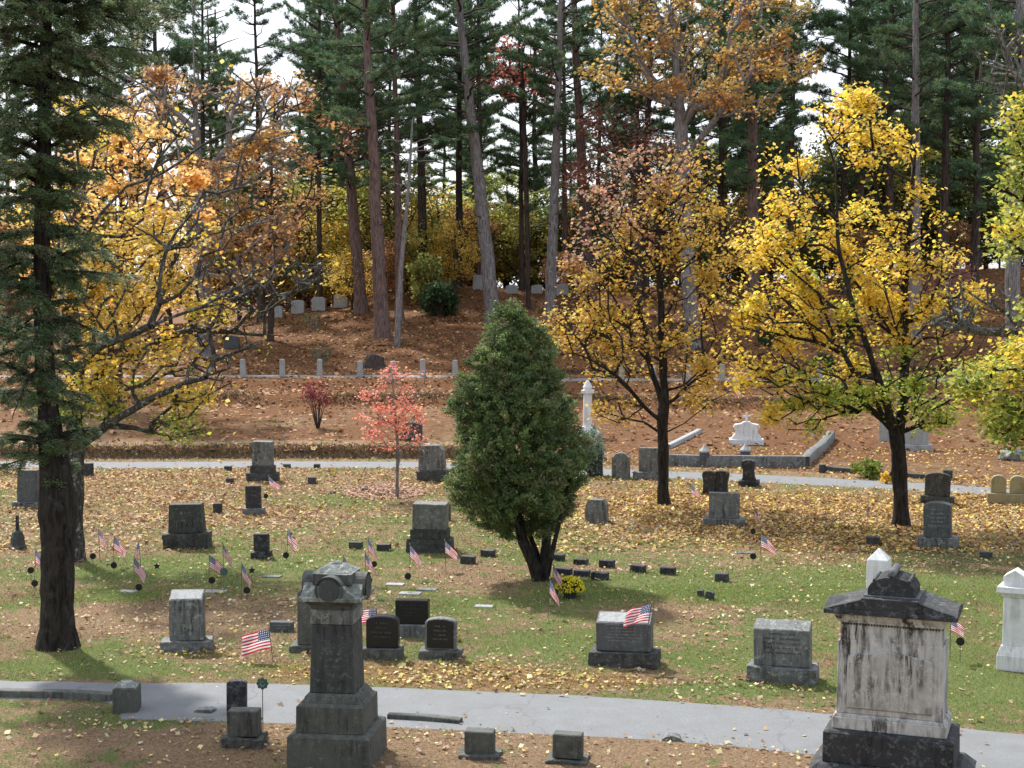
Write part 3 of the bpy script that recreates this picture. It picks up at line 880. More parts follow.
headstone(625, 668, 56, 38, 'blue-grey family stone with a bright slanting top and a flag behind it', mat=BLUISH, bmat=DARK, base=(70, 15), thick=22, rot=-12, slant=9, letters=6, panel=True)  # paler top panel paints the sun's glare onto the slanting top
headstone(783, 684, 57, 46, 'squat grey stone with dark lettering, left of the big black-capped monument', mat=GREY, bmat=GREY, base=(70, 16), thick=20, rot=-18, slant=7, letters=5, lmat=LETTERD)

# --- middle lawn
headstone(188, 549, 36, 32, 'broad dark stone on a wide base in the left leaf carpet', 'taper', DARK, base=(46, 15), rot=-2, thick=14, letters=2, lmat=GREY, )
headstone(218, 514, 9, 12, 'small plain black upright marker right behind the broad dark stone', 'rect', SOOT, rot=0, thick=4)
headstone(262, 559, 15, 19, 'small black stepped stone left of the centre, beside a flag', 'rect', SOOT, base=(20, 7), rot=-4, thick=8)
headstone(254, 515, 15, 24, 'dark stone with pale top in front of the tall tiered grey one', 'rect', SOOT, bmat=GREY, base=(21, 6), rot=-5, thick=7)
headstone(263, 482, 20, 26, 'tall grey stone on two dark tiers beside the far path', 'rect', GREY, bmat=DARK, base=(31, 9), tiers=[(24, 7)], rot=-6, thick=12)
headstone(29, 508, 22, 33, 'pale blue-grey tablet left of the dark conifer trunk', 'taper', BLUISH, bmat=GREY, base=(30, 6), rot=3, thick=8)
headstone(88, 477, 11, 15, 'small black stone by the far path right of the conifer trunk', 'rect', SOOT, rot=0, thick=5)
headstone(78, 496, 12, 10, 'low grey stone just right of the conifer trunk', 'taper', BLUISH, rot=0, thick=6)
headstone(433, 482, 27, 27, 'grey clipped-shoulder stone behind the pink sapling', 'clip', GREY, bmat=DARK, base=(31, 11), rot=-8, thick=10)
headstone(430, 553, 34, 30, 'massive grey block on two rough dark tiers left of the cedar', 'rect', GREY, bmat=DARK, base=(45, 13), tiers=[(38, 10)], rot=-6, thick=24, topmat=None)
headstone(443, 521, 15, 20, 'thick dark stone tucked behind the massive two-tier block', 'arch', DARK, rot=-8, thick=10)
for px, yb, ww, hh2, lab in [(356, 549, 12, 9, 'small block marker left of the flag pair'), (384, 551, 13, 9, 'small block marker between the flag pair and the two-tier block'),
                           (468, 564, 14, 10, 'small block marker nearer the viewer, right of the two-tier block'), (488, 557, 13, 9, 'small block marker close to the cedar, left of its stems')]:
    headstone(px, yb, ww, hh2, lab, 'rect', DARK, rot=-14, thick=9, name='block_marker', cat='grave marker', group='low block markers on the lawn', rough=.35)
for px, yb, ww, hh2, lab in [(557, 561, 15, 9, 'block marker touching the cedar stems, first of the back row'), (581, 565, 14, 8, 'second low block marker of the back row right of the cedar'),
                           (607, 568, 15, 10, 'third low block marker of the back row right of the cedar'), (638, 573, 15, 10, 'fourth low block marker of the back row, in a gap of lawn'),
                           (668, 575, 15, 10, 'last low block marker of the back row right of the cedar')]:
    headstone(px, yb, ww, hh2, lab, 'rect', SOOT, rot=-22, thick=9, name='block_marker', cat='grave marker', group='back row of block markers by the cedar')
for px, yb, ww, hh2, lab in [(564, 575, 16, 9, 'front-row block marker nearest the cedar stems, behind the flowers'), (582, 577, 16, 9, 'middle block marker of the front row above the yellow flowers'),
                           (600, 580, 17, 10, 'right block marker of the front row above the yellow flowers')]:
    headstone(px, yb, ww, hh2, lab, 'rect', SOOT, rot=-22, thick=9, name='block_marker', cat='grave marker', group='front row of block markers by the cedar')
headstone(722, 582, 14, 11, 'small tapered stone alone on the lawn right of the marker rows', 'taper', DARK, rot=-20, thick=9, name='block_marker', cat='grave marker')
headstone(701, 597, 6, 9, 'left half of a tiny leaning pair of stones', 'arch', DARK, rot=-20, thick=7, tilt=-6, name='block_marker', cat='grave marker')
headstone(709, 600, 8, 11, 'right, larger half of a tiny leaning pair of stones', 'arch', DARK, rot=-24, thick=7, tilt=8, name='block_marker', cat='grave marker')
headstone(986, 559, 12, 9, 'lone small block on the grass at the right', 'rect', DARK, rot=-25, thick=8, name='block_marker', cat='grave marker')
headstone(873, 546, 13, 11, 'small dark block behind the white obelisk', 'rect', DARK, rot=-20, thick=9, name='block_marker', cat='grave marker')
for px, yb, ww, hh2, lab in [(287, 468, 7, 5, 'tiny marker at the far path, left of another'), (317, 468, 6, 5, 'tiny marker at the far path, right of another'), (312, 484, 8, 8, 'tiny dark cube in the lawn right of the tall tiered stone'),
                           (333, 494, 5, 4, 'tiny pale stub left of the leaf pile under the pink sapling'), (365, 492, 6, 5, 'tiny grey stub inside the leaf pile under the pink sapling'), (228, 471, 7, 6, 'tiny block close to the far path left of the tall tiered stone'), (230, 484, 7, 7, 'tiny dark block left of the tall tiered stone'), (184, 493, 6, 4, 'tiny flat stub in the left leaf carpet')]:
    headstone(px, yb, ww, hh2, lab, 'rect', DARK, rot=-5, thick=5, name='block_marker', cat='grave marker')
headstone(597, 523, 22, 26, 'grey rough-cut stone shaped like a blunt wedge right of the cedar', 'clip', GREY, rot=-20, thick=13, rough=.5)
headstone(621, 479, 18, 28, 'mottled round-shouldered stone beside the far path', 'shoulder', GREY, rot=-12, thick=8)
headstone(650, 480, 22, 25, 'pale slab behind the middle maple trunk', 'rect', GREY, base=(32, 8), rot=-12, thick=8)
headstone(709, 495, 15, 26, 'left lobe of the black double heart stone', 'vase', SOOT, rot=-16, thick=8)
headstone(721, 495, 17, 26, 'right lobe of the black double heart stone', 'vase', SOOT, rot=-16, thick=8)
headstone(749, 487, 15, 22, 'waisted black stone on a base in front of the kerbed plot', 'vase', SOOT, base=(20, 6), rot=-14, thick=8)
headstone(724, 526, 31, 27, 'broad streaked grey stone among golden leaves', 'rect', GREY, base=(42, 7), rot=-10, thick=10)
headstone(937, 505, 25, 25, 'dark stone directly behind the white-lettered arched one', 'arch', DARK, base=(33, 8), rot=-14, thick=9)
headstone(938, 549, 27, 38, 'arched grey stone with pale lettering right of the big maple', 'arch', BLUISH, bmat=GREY, base=(39, 11), rot=-22, thick=14, letters=5)
headstone(886, 441, 14, 21, 'pale stone half behind the big maple trunk', 'rect', LIGHT, rot=-12, thick=5)
headstone(915, 451, 26, 17, 'wide pale grey stone right of the big maple trunk on the far lawn', 'rect', LIGHT, base=(33, 6), rot=-14, thick=8, letters=2)
headstone(411, 441, 22, 20, 'dark stone hidden behind the pink sapling', 'arch', DARK, rot=-10, thick=8)
headstone(597, 476, 12, 24, 'pale narrow stone showing at the right edge of the cedar', 'arch', BLUISH, rot=-10, thick=6)
# double yellowish tablet
gx, gy, gz = G(1010, 504); s = gy / F
t = thing('double_headstone', 'yellowed pair of arched tablets on one long base at the right edge', 'gravestone', (gx, gy + .2, gz - .02), R(-16))
MB().frustum(0, 11 * s, 40 * s, .5).build('base', SAND, t, bevel=.012)
for dx in (-.25, .25):
    mb = MB(); mb.prism([(x + dx * 1.02, z + 11 * s) for x, z in outline('round', 15 * s, 18 * s)], -.12, .12); mb.build('tablet', SAND, t, bevel=.012)
# bell shaped stone with a post on top
gx, gy, gz = G(15, 550); s = gy / F
t = thing('bell_monument', 'dark bell-shaped stone with a thin post on top at the left edge', 'gravestone', (gx, gy + .2, gz - .02), 0)
MB().lathe([(9 * s, 0), (9 * s, 3 * s), (7.5 * s, 5 * s), (6.5 * s, 13 * s), (5 * s, 18 * s), (2.5 * s, 20 * s)], 8, rot=math.pi / 8).build('body', DARK, t, bevel=.01)
MB().frustum(20 * s, 35 * s, 3.2 * s, 3.2 * s, 2.6 * s, 2.6 * s).build('post', SOOT, t)

# --- hill-top stones
for px, yb, ww, hh2, st, lab in [(298, 314, 13, 14, 'arch', 'leftmost of three pale stones on the hilltop left of the pines'), (319, 311, 14, 14, 'arch', 'middle of three pale stones on the hilltop left of the pines'), (341, 308, 14, 14, 'arch', 'rightmost of three pale stones on the hilltop left of the pines'),
                                 (278, 318, 10, 12, 'arch', 'pale hilltop stone behind bare twigs, left of the three'), (480, 290, 14, 15, 'rect', 'pale square hilltop stone touching the leaning grey pine'), (448, 290, 7, 9, 'rect', 'narrow pale hilltop stone behind the green bush'),
                                 (512, 294, 12, 9, 'arch', 'low pale hilltop stone right of the leaning grey pine'), (537, 294, 11, 9, 'arch', 'low pale hilltop stone just left of the straight grey pine'), (562, 295, 13, 11, 'arch', 'low pale hilltop stone just right of the straight grey pine'),
                                 (613, 284, 20, 13, 'gable', 'dark grey hilltop stone behind the middle maple crown'), (848, 274, 34, 11, 'rect', 'long grey hilltop slab behind the right maple crown'), (232, 349, 15, 14, 'gable', 'dark stone low on the wooded slope at left')]:
    headstone(px, yb, ww, hh2, lab, st, LIGHT if 'pale' in lab else BLUISH, rot=-6, thick=5, group='stones along the hilltop')

# ------------------------------------------------------------------ tall monument with round discs
gx, gy, gz = G(338, 771); s = gy / F
cy_ = gy + .5
A = thing('disc_monument', 'tall dark square monument with a round disc on each side of its cap', 'monument', (gx * cy_ / gy, cy_, float(h(gx * cy_ / gy, cy_)) - .05), R(-7.5))
MB().frustum(-.1, .47, 1.06, 1.06, 1.04, 1.04).frustum(.468, .495, 1.03, 1.03, .92, .92).build('base', MOSS, A, bevel=.012)
MB().frustum(.492, .83, .86, .86, .85, .85).frustum(.828, .86, .82, .82, .75, .75).build('plinth', MOSS, A, bevel=.008)
mb = MB(); z = .858
for w0, w1, dz in [(.74, .72, .035), (.70, .66, .05), (.66, .60, .03)]:
    mb.frustum(z, z + dz, w0, w0, w1, w1); z += dz - .002
mb.build('moulding', MOSS, A, bevel=.004)
zs = z
MB().frustum(zs, zs + .87, .575, .575, .525, .525).build('shaft', DARK, A, bevel=.012)
mb = MB(); glyph_lines(mb, .36, zs + .30, zs + .70, -.2755, 5, 5, .7); mb.build('inscription', GREY, A)
z = zs + .868
MB().frustum(z, z + .19, .55, .55, .545, .545).build('band', GREY, A, bevel=.012)
z += .188
MB().frustum(z, z + .06, .51, .51, .56, .56).frustum(z + .058, z + .12, .57, .57, .70, .70).build('neck', MOSS, A, bevel=.005)
z += .118
prof = [(-.40, 0), (.40, 0), (.405, .05), (.34, .07), (.28, .10), (.22, .15), (.17, .20), (-.17, .20), (-.22, .15), (-.28, .10), (-.34, .07), (-.405, .05)]
mb = MB(); mb.prism([(x, q + z) for x, q in prof], -.375, .375)
mb.prism_x([(x * .998, q + z + .003) for x, q in prof], -.377, .377); mb.build('cap', TOPGREEN, A, bevel=.006)
for k in range(4):
    a = k * math.pi / 2
    mb = MB().lathe([(.0, -.335), (.135, -.335), (.135, -.342), (.160, -.342), (.175, -.39), (.175, -.20)][1:], 28, c=(0, 0, 0), axis='y')
    mb.v = [(x, y - .02, q + z + .15) for x, y, q in mb.v]
    mb.v = [(x * math.cos(a) - y * math.sin(a), x * math.sin(a) + y * math.cos(a), q) for x, y, q in mb.v]
    mb.build('disc', MOSS, A)
    mb = MB().lathe([(.136, -.372), (.132, -.379)], 28, axis='y'); mb.v = [(x, y - .035, q + z + .15) for x, y, q in mb.v]
    mb.v = [(x * math.cos(a) - y * math.sin(a), x * math.sin(a) + y * math.cos(a), q) for x, y, q in mb.v]
    mb.build('disc_face', DARK, A)
MB().frustum(z + .19, z + .32, .50, .50, .49, .49).build('block', MOSS, A, bevel=.01)
MB().frustum(z + .318, z + .34, .52, .52, .49, .49).frustum(z + .338, z + .42, .47, .47, .22, .22).frustum(z + .418, z + .46, .14, .14, .06, .06).build('pyramid_cap', TOPGREEN, A, bevel=.02, rough=.008, cuts=5)

# ------------------------------------------------------------------ big marble monument, black cap
gx, gy, gz = G(897, 766); gy = 17.75; gx = (911 - 512) / F * gy; gz = float(h(gx, gy + .6)) - .20
B = thing('marble_monument', 'large streaked white marble monument with black gabled cap in the right foreground', 'monument', (gx, gy + .6, gz - .05), R(-21))
mb = MB(); mb.frustum(0, .24, 2.10, 1.5, 2.08, 1.48).frustum(.238, .40, 2.0, 1.4, 1.68, 1.06)
mb.build('stepped_base', SOOT, B, bevel=.012)
MB().frustum(.398, .78, 1.56, .96, 1.55, .95).frustum(.778, .80, 1.53, .93, 1.46, .86).build('plinth', SOOT, B, bevel=.012)
mb = MB(); mb.frustum(.80, .95, 1.37, .76, 1.36, .75).frustum(.948, .99, 1.34, .73, 1.30, .70); mb.build('upper_plinth', GRIMY, B, bevel=.008)
Z0 = .99
MB().frustum(Z0 - .002, Z0 + .92, 1.27, .66, 1.22, .62).build('die', GRIMY, B, bevel=.01)
x = .52; p = [(-x, 0), (x, 0), (x * .98, .66), (0, .75), (-x * .98, .66)]
mb = MB(); mb.prism([(a, q + Z0 + .07) for a, q in p], -.352, -.30); mb.build('raised_panel', GRIMY2, B, bevel=.016)
for sx in (-1, 1):
    MB().frustum(Z0, Z0 + .90, .07, .68, .065, .64, cx=sx * .60).build('corner_pilaster', GRIMY, B, bevel=.008)
MB().frustum(Z0 + .918, Z0 + 1.13, 1.21, .61, 1.20, .60).build('frieze', GRIMY, B, bevel=.006)
mb = MB()
for i in range(34):
    mb.frustum(Z0 + 1.105, Z0 + 1.13, .018, .02, cx=-.575 + i * .0348, cy=-.309)
for i in range(16):
    mb.frustum(Z0 + 1.105, Z0 + 1.13, .02, .018, cx=.609, cy=-.27 + i * .036)
mb.build('dentils', SOOT, B)
mb = MB(); mb.frustum(Z0 + 1.128, Z0 + 1.16, 1.24, .64, 1.26, .66).frustum(Z0 + 1.158, Z0 + 1.25, 1.27, .67, 1.38, .76); mb.build('cornice', GRIMY, B, bevel=.004)
zc = Z0 + 1.248
p = [(-.79, 0), (.79, 0), (.79, .06), (.36, .19), (.33, .215), (-.33, .215), (-.36, .19), (-.79, .06)]
mb = MB(); mb.prism([(a, q + zc) for a, q in p], -.42, .42)
mb.prism_x([(a, q + zc + .002) for a, q in [(-.435, 0), (.435, 0), (.435, .056), (.10, .13), (-.10, .13), (-.435, .056)]], -.793, .793)
mb.build('gabled_cap', SOOT, B, bevel=.006)
MB().frustum(zc + .195, zc + .235, .66, .62).build('ornament_base', BLUISH, B, bevel=.006)
mb = MB(); zz = zc + .233
arc = [(.27 * math.cos(a), zz + .05 +   .17 * math.sin(a)) for a in [math.pi * i / 12 for i in range(13)]]
mb.prism([(-.27, zz), (.27, zz)] + arc, -.27, .27)
for i in range(7):
    y = -.25 + i * .083
    mb.prism([(-.285, zz + .001), (.285, zz + .001)] + [(x * 1.06, (q - zz) * 1.06 + zz) for x, q in arc], y - .027, y + .027)
for i in (3, 6, 9):
    a = math.pi * i / 12
    mb.lathe([(.022, -.285), (.022, .285)], 8, c=(.292 * math.cos(a), 0, zz + .05 + .19 * math.sin(a)), axis='y')
mb.build('barrel_ornament', SOOT, B, bevel=.004)
MB().lathe([(.03, -.285), (.05, -.27), (.05, .27), (.03, .285)], 12, c=(0, 0, zz + .268), axis='y').build('ridge_roll', BLUISH, B)

# ------------------------------------------------------------------ white marble posts
gx, gy, gz = G(878, 640); s = gy / F
t = thing('obelisk', 'plain white square obelisk rising behind the black-capped monument', 'monument', (gx, gy, gz - .02), R(-24))
MB().frustum(0, .22, 30 * s * .95, 30 * s * .95).build('base', WHITE, t, bevel=.01)
W0 = 21 * s
MB().frustum(.218, 84 * s, W0 * 1.06, W0 * 1.06, W0, W0).frustum(84 * s - .001, 95 * s, W0, W0, .02, .02).build('shaft', WHITE, t, bevel=.008)
gx, gy, gz = G(1016, 672); s = gy / F; gy += .25; gx += .06
t = thing('column_monument', 'white marble pedestal with moulded cap at the right edge', 'monument', (gx, gy, gz - .02), R(-28))
k = s * 1.0
MB().frustum(0, 17 * k, 31 * k, 31 * k).build('base', WHITE, t, bevel=.01)
MB().frustum(17 * k - .002, 26 * k, 30 * k, 30 * k, 24 * k, 24 * k).build('moulding', WHITE, t, bevel=.006)
MB().frustum(26 * k - .002, 76 * k, 22 * k, 22 * k, 21 * k, 21 * k).build('shaft', WHITE, t, bevel=.008)
MB().frustum(76 * k - .002, 81 * k, 23 * k, 23 * k, 28 * k, 28 * k).frustum(81 * k - .002, 87 * k, 33 * k, 33 * k, 32 * k, 32 * k).build('cornice', WHITE, t, bevel=.006)
mb = MB(); mb.prism([(-11 * k, 87 * k - .002), (11 * k, 87 * k - .002), (11 * k, 97 * k), (0, 104 * k), (-11 * k, 97 * k)], -10 * k, 10 * k); mb.build('cap', WHITE, t, bevel=.006)
# white pillar behind the cedar
gx, gy, gz = G(588, 437); s = gy / F
t = thing('pillar_monument', 'slim white marble pillar just behind the right side of the cedar', 'monument', (gx, gy + .4, gz - .02), R(-10))
MB().frustum(0, 5 * s, 21 * s, 21 * s).frustum(5 * s - .002, 10 * s, 17 * s, 17 * s, 13 * s, 13 * s).build('base', WHITE, t, bevel=.01)
MB().lathe([(4.6 * s, 10 * s), (4.3 * s, 44 * s)], 12).build('shaft', WHITE, t)
MB().frustum(44 * s, 47 * s, 12 * s, 12 * s).lathe([(4 * s, 47 * s), (5 * s, 50 * s), (3 * s, 54 * s), (1 * s, 57 * s)], 12).build('capital', WHITE, t)
# white sarcophagus monument with a cross
gx, gy, gz = G(748, 445); s = gy / F
t = thing('cross_monument', 'white scroll-sided marble monument topped by a cross in the kerbed plot', 'monument', (gx, gy + .4, gz - .02), R(-8)); t.scale = (1.08, 1, .93)
MB().frustum(0, 6 * s, 32 * s, 18 * s).build('base', WHITE, t, bevel=.01)
mb = MB(); mb.prism([(x * s, z * s) for x, z in [(-14, 6), (14, 6), (13, 9), (10.5, 12), (10.5, 16), (12.5, 19), (11, 22), (5, 23), (3, 25), (-3, 25), (-5, 23), (-11, 22), (-12.5, 19), (-10.5, 16), (-10.5, 12), (-13, 9)]], -5 * s, 5 * s); mb.build('body', WHITE, t, bevel=.01)
MB().frustum(25 * s - .002, 35 * s, 2 * s, 2 * s).frustum(29.5 * s, 31.6 * s, 7.4 * s, 1.9 * s).build('cross', WHITE, t)

# ------------------------------------------------------------------ kerbs and plot walls
def kerb(name, label, pts, width, height, mat, cat='kerb', depth_off=0):
    P = [G(*p)[:2] for p in pts]
    c = resample(np.array([(a, b_ + width / 2 + depth_off, 0) for a, b_ in P]), .35)
    tan = unit(np.gradient(c, axis=0)); nrm = np.stack([-tan[:, 1], tan[:, 0]], 1)
    V = []; n = len(c)
    for i in range(n):
        zb = float(h(c[i, 0], c[i, 1])) - .04
        j = .012 * (vnoise(c[i, 0] * 3, c[i, 1] * 3, 1.) - .5)
        for sx, z in ((-1, zb), (-.97, zb + height + j), (-.85, zb + height + .015 + j), (.85, zb + height + .015 + j), (.97, zb + height + j), (1, zb)):
            p = c[i, :2] + nrm[i] * sx * width / 2; V.append((p[0], p[1], z))
    M = 6; I = np.arange(n * M).reshape(n, M)
    q = np.concatenate([np.stack([I[:-1, :-1], I[1:, :-1], I[1:, 1:], I[:-1, 1:]], -1).reshape(-1, 4)[:, ::-1],
                        np.array([[0, 1, 2, 3], [0, 3, 4, 5], [I[-1, 3], I[-1, 2], I[-1, 1], I[-1, 0]], [I[-1, 5], I[-1, 4], I[-1, 3], I[-1, 0]]])])
    o = arr_mesh(name, V, q, mat)
    return tag(o, label, cat)
def post(px, yb, w, hh, label, mat, rot=-8, cap='pyr', name='stone_post', cat='post', group=None):
    gx, gy, gz = G(px, yb); s = gy / F; gy += w * s / 2
    t = thing(name, label, cat, (gx, gy, gz - .04), R(rot), group)
    a = w * s; hb = hh * s - a * .1
    MB().frustum(0, hb * .85, a, a, a * .98, a * .98).build('shaft', mat, t, bevel=.012)
    if cap == 'pyr': MB().frustum(hb * .85 - .002, hb * 1.02, a * 1.0, a * 1.0, a * .4, a * .4).build('cap', TOPGREEN if mat is not LIGHT else LIGHT, t, bevel=.02)
    if cap == 'cone': MB().lathe([(a * .62, hb * .83), (a * .6, hb * .9), (a * .32, hb * 1.05), (a * .1, hb * 1.2), (a * .02, hb * 1.25)], 8, rot=math.pi / 8).build('cap', LIGHT, t)
    return t
kerb('stone_kerb', 'long low mossy kerbstone along the near path, running left from a square post', [(-60, 697), (0, 698), (60, 699), (112, 702)], .18, .13, MOSS)
post(124, 714, 25, 36, 'square mossy post ending the kerb beside the near path', MOSS, rot=4)
kerb('stone_kerb', 'short mossy kerbstone lying at the near path, right of the round-disc monument', [(388, 720), (425, 722), (461, 725)], .14, .10, MOSS)
kerb('stone_kerb', 'long front kerb wall of the plot beyond the far path, under the cross monument', [(664, 466), (705, 467), (790, 468), (806, 468)], .25, .42, GREY)
kerb('stone_kerb', 'right side kerb of the plot, running back from the far path', [(806, 467), (822, 452), (832, 440)], .3, .36, GREY)
kerb('stone_kerb', 'pale left side kerb of the plot, running back towards the slope', [(668, 449), (684, 441), (700, 433)], .22, .18, LIGHT)
post(705, 467, 10, 20, 'left of two pointed gate posts in front of the kerbed plot', BLUISH, rot=-8, cap='cone')
post(746, 466, 10, 20, 'right of two pointed gate posts in front of the kerbed plot', BLUISH, rot=-8, cap='cone')
kerb('stone_kerb', 'low dark kerb beyond the far path, behind the big maple trunk', [(826, 471), (870, 475), (950, 481)], .22, .18, DARK)
post(823, 473, 7, 12, 'short dark end post at the left of the low dark kerb', DARK, rot=-10, cap=None)
post(949, 480, 9, 14, 'short dark end post at the right of the low dark kerb', DARK, rot=-12, cap=None)
p0 = None
for i, (px, lab) in enumerate([(243, 'leftmost of the pale road posts'), (282, 'pale road post, second from the left'), (319, 'pale road post, third from the left'), (360, 'pale road post just left of the stump'),
                              (393, 'pale road post showing above the pink sapling'), (423, 'pale road post right of the pink sapling top'), (455, 'pale road post just left of the cedar'), (488, 'pale road post hidden at the cedar edge'),
                              (622, 'pale road post behind the left side of the middle maple'), (654, 'pale road post behind the middle maple trunk'), (688, 'pale road post below the grey pine base'), (722, 'pale road post right of the middle maple'),
                              (753, 'pale road post between the two maples'), (787, 'pale road post under the left side of the right maple'), (820, 'pale road post behind the right maple crown'), (852, 'rightmost visible pale road post')]):
    gx, gy, gz = G(px, 380); gy = 75.6; gx = (px - 512) / F * gy; gz = float(h(gx, gy))
    t = thing('road_post', lab, 'post', (gx, gy, gz - .05), R(rnd.uniform(-6, 6)), 'pale granite posts along the hill road')
    if p0 is None:
        me1 = MB().frustum(0, .86, .27, .24, .25, .22).frustum(.858, .91, .25, .22, .15, .12)
        me1 = me1.build('shaft', LIGHT, t, bevel=.012); p0 = me1
    else:
        c = p0.copy(); C.objects.link(c); c.parent = t
    t.rotation_euler[1] = R(rnd.uniform(-2.5, 2.5)); t.scale = (1, 1, rnd.uniform(.92, 1.08))

# flat markers in the grass
for px, py, ww, lab in [(215, 592, 26, 'flat pale slab in the grass by the left flags'), (395, 585, 22, 'flat pale slab left of the flag near the block markers'), (410, 594, 26, 'largest flat pale slab in the lawn, below the centre flags'), (427, 590, 24, 'flat tan slab right of the centre flags'),
                        (128, 592, 20, 'flat pale slab beside the disc marker at left'), (484, 607, 22, 'flat pale slab alone on the lawn'), (272, 577, 22, 'flat pinkish slab left of the tall round-disc monument'), (745, 553, 24, 'flat slab in the grass right of the marker rows')]:
    gx, gy, gz = G(px, py); s = gy / F
    mb = MB(); mb.frustum(-.03, .028, ww * s * .85, ww * s * .5)
    o = mb.build('flat_marker', GREY if 'tan' in lab or 'pink' in lab or 'marker rows' in lab else LIGHT, None, bevel=.01); o.location = (gx, gy, gz); o.rotation_euler[2] = R(-9)
    tag(o, lab, 'grave marker', 'flat slabs in the lawn')

# ------------------------------------------------------------------ flags and grave emblems
def flag_mesh(wid, hgt, droop, seed):
    rr = random.Random(seed); nu, nv = 22, 26
    V = []; UV = []
    ph = rr.uniform(0, 6); bl = rr.uniform(.6, 1.2)
    a0, a1 = droop
    x = 0; z = 0; path_ = [(0, 0)]
    for i in range(nu):
        t = (i + .5) / nu; a = R(a0 + (a1 - a0) * t ** .7); x += math.cos(a) * wid / nu; z -= math.sin(a) * wid / nu; path_.append((x, z))
    for i in range(nu + 1):
        u = i / nu
        for j in range(nv + 1):
            v = j / nv
            squeeze = 1 - .45 * u * math.sin(R((a0 + a1) / 2))
            yy = .05 * bl * u ** .6 * math.sin(u * 7 + v * 3.0 + ph) + .02 * u * math.sin(v * 11 + ph)
            V.append((path_[i][0] + u * (1 - v) * .05 * math.sin(ph), yy, path_[i][1] - (1 - v) * hgt * (squeeze if a1 > 40 else 1)))
            UV.append((u, v))
    M = nv + 1
    F_ = [(i * M + j, (i + 1) * M + j, (i + 1) * M + j + 1, i * M + j + 1) for i in range(nu) for j in range(nv)]
    me = bpy.data.meshes.new('flag_cloth'); me.from_pydata(V, [], F_); me.shade_smooth()
    uv = me.uv_layers.new(name='UVMap')
    for l in me.loops: uv.data[l.index].uv = UV[l.vertex_index]
    me.materials.append(FLAGM)
    return me

def flag(px, yb, ytop, label, droop=None, rz=None, size=(.40, .26), disc=None, lean=0., name='grave_flag', seed=None):
    fr = random.Random(int(px * 13 + yb))
    if droop is None: a_0 = fr.uniform(34, 62); droop = (a_0, a_0 + fr.uniform(4, 22))
    if rz is None: rz = fr.uniform(-28, 28)
    if lean == 0: lean = fr.uniform(-4, 4)
    gx, gy, gz = G(px, yb); s = gy / F
    t = thing(name, label, 'flag', (gx, gy, gz), R(rz), 'small memorial flags on the lawn')
    L = (yb - ytop) * s
    MB().lathe([(.0065, -.1), (.0065, L - .02), (.005, L)], 6).build('pole', POLE, t)
    MB().lathe([(.004, L - .001), (.011, L + .012), (.001, L + .045)], 6).build('finial', GILT, t)
    o = bpy.data.objects.new('flag_cloth', flag_mesh(size[0], size[1], droop, seed or int(px * 3))); C.objects.link(o); o.parent = t; o.location = (.006, 0, L - .01)
    t.rotation_euler = (0, R(lean), R(rz))
    return t
def emblem(px, yb, yc, label, kind='disc', r=.068, mat=IRON):
    gx, gy, gz = G(px, yb); s = gy / F; L = (yb - yc) * s
    t = thing('grave_emblem', label, 'grave emblem', (gx, gy, gz), R(rnd.uniform(-25, 25)), 'round bronze emblems on stakes')
    MB().lathe([(.006, -.1), (.006, L - r * .8)], 6).build('stake', POLE, t)
    mb = MB()
    if kind == 'disc':
        mb.lathe([(r * .8, -.008), (r, -.006), (r, .006), (r * .8, .008)], 20, c=(0, 0, L), axis='y')
        mb.lathe([(r * .45, -.014), (r * .5, -.008)], 5, c=(0, 0, L), axis='y')
    elif kind == 'star':
        pts = []
        for i in range(10):
            a = math.pi / 2 + i * math.pi / 5; q = r * (1.15 if i % 2 == 0 else .55); pts.append((q * math.cos(a), L + q * math.sin(a)))
        mb.prism(pts, -.008, .008)
        mb.lathe([(r * .4, -.014), (r * .45, -.008)], 12, c=(0, 0, L), axis='y')
    elif kind == 'flower':
        for i in range(8):
            a = i * math.pi / 4
            mb.lathe([(.002, -.006), (r * .3, -.004), (r * .3, .004), (.002, .006)], 8, c=(math.cos(a) * r * .62, 0, L + math.sin(a) * r * .62), axis='y')
        mb.lathe([(r * .3, -.012), (r * .35, .01)], 10, c=(0, 0, L), axis='y')
    mb.build('medallion', mat, t)
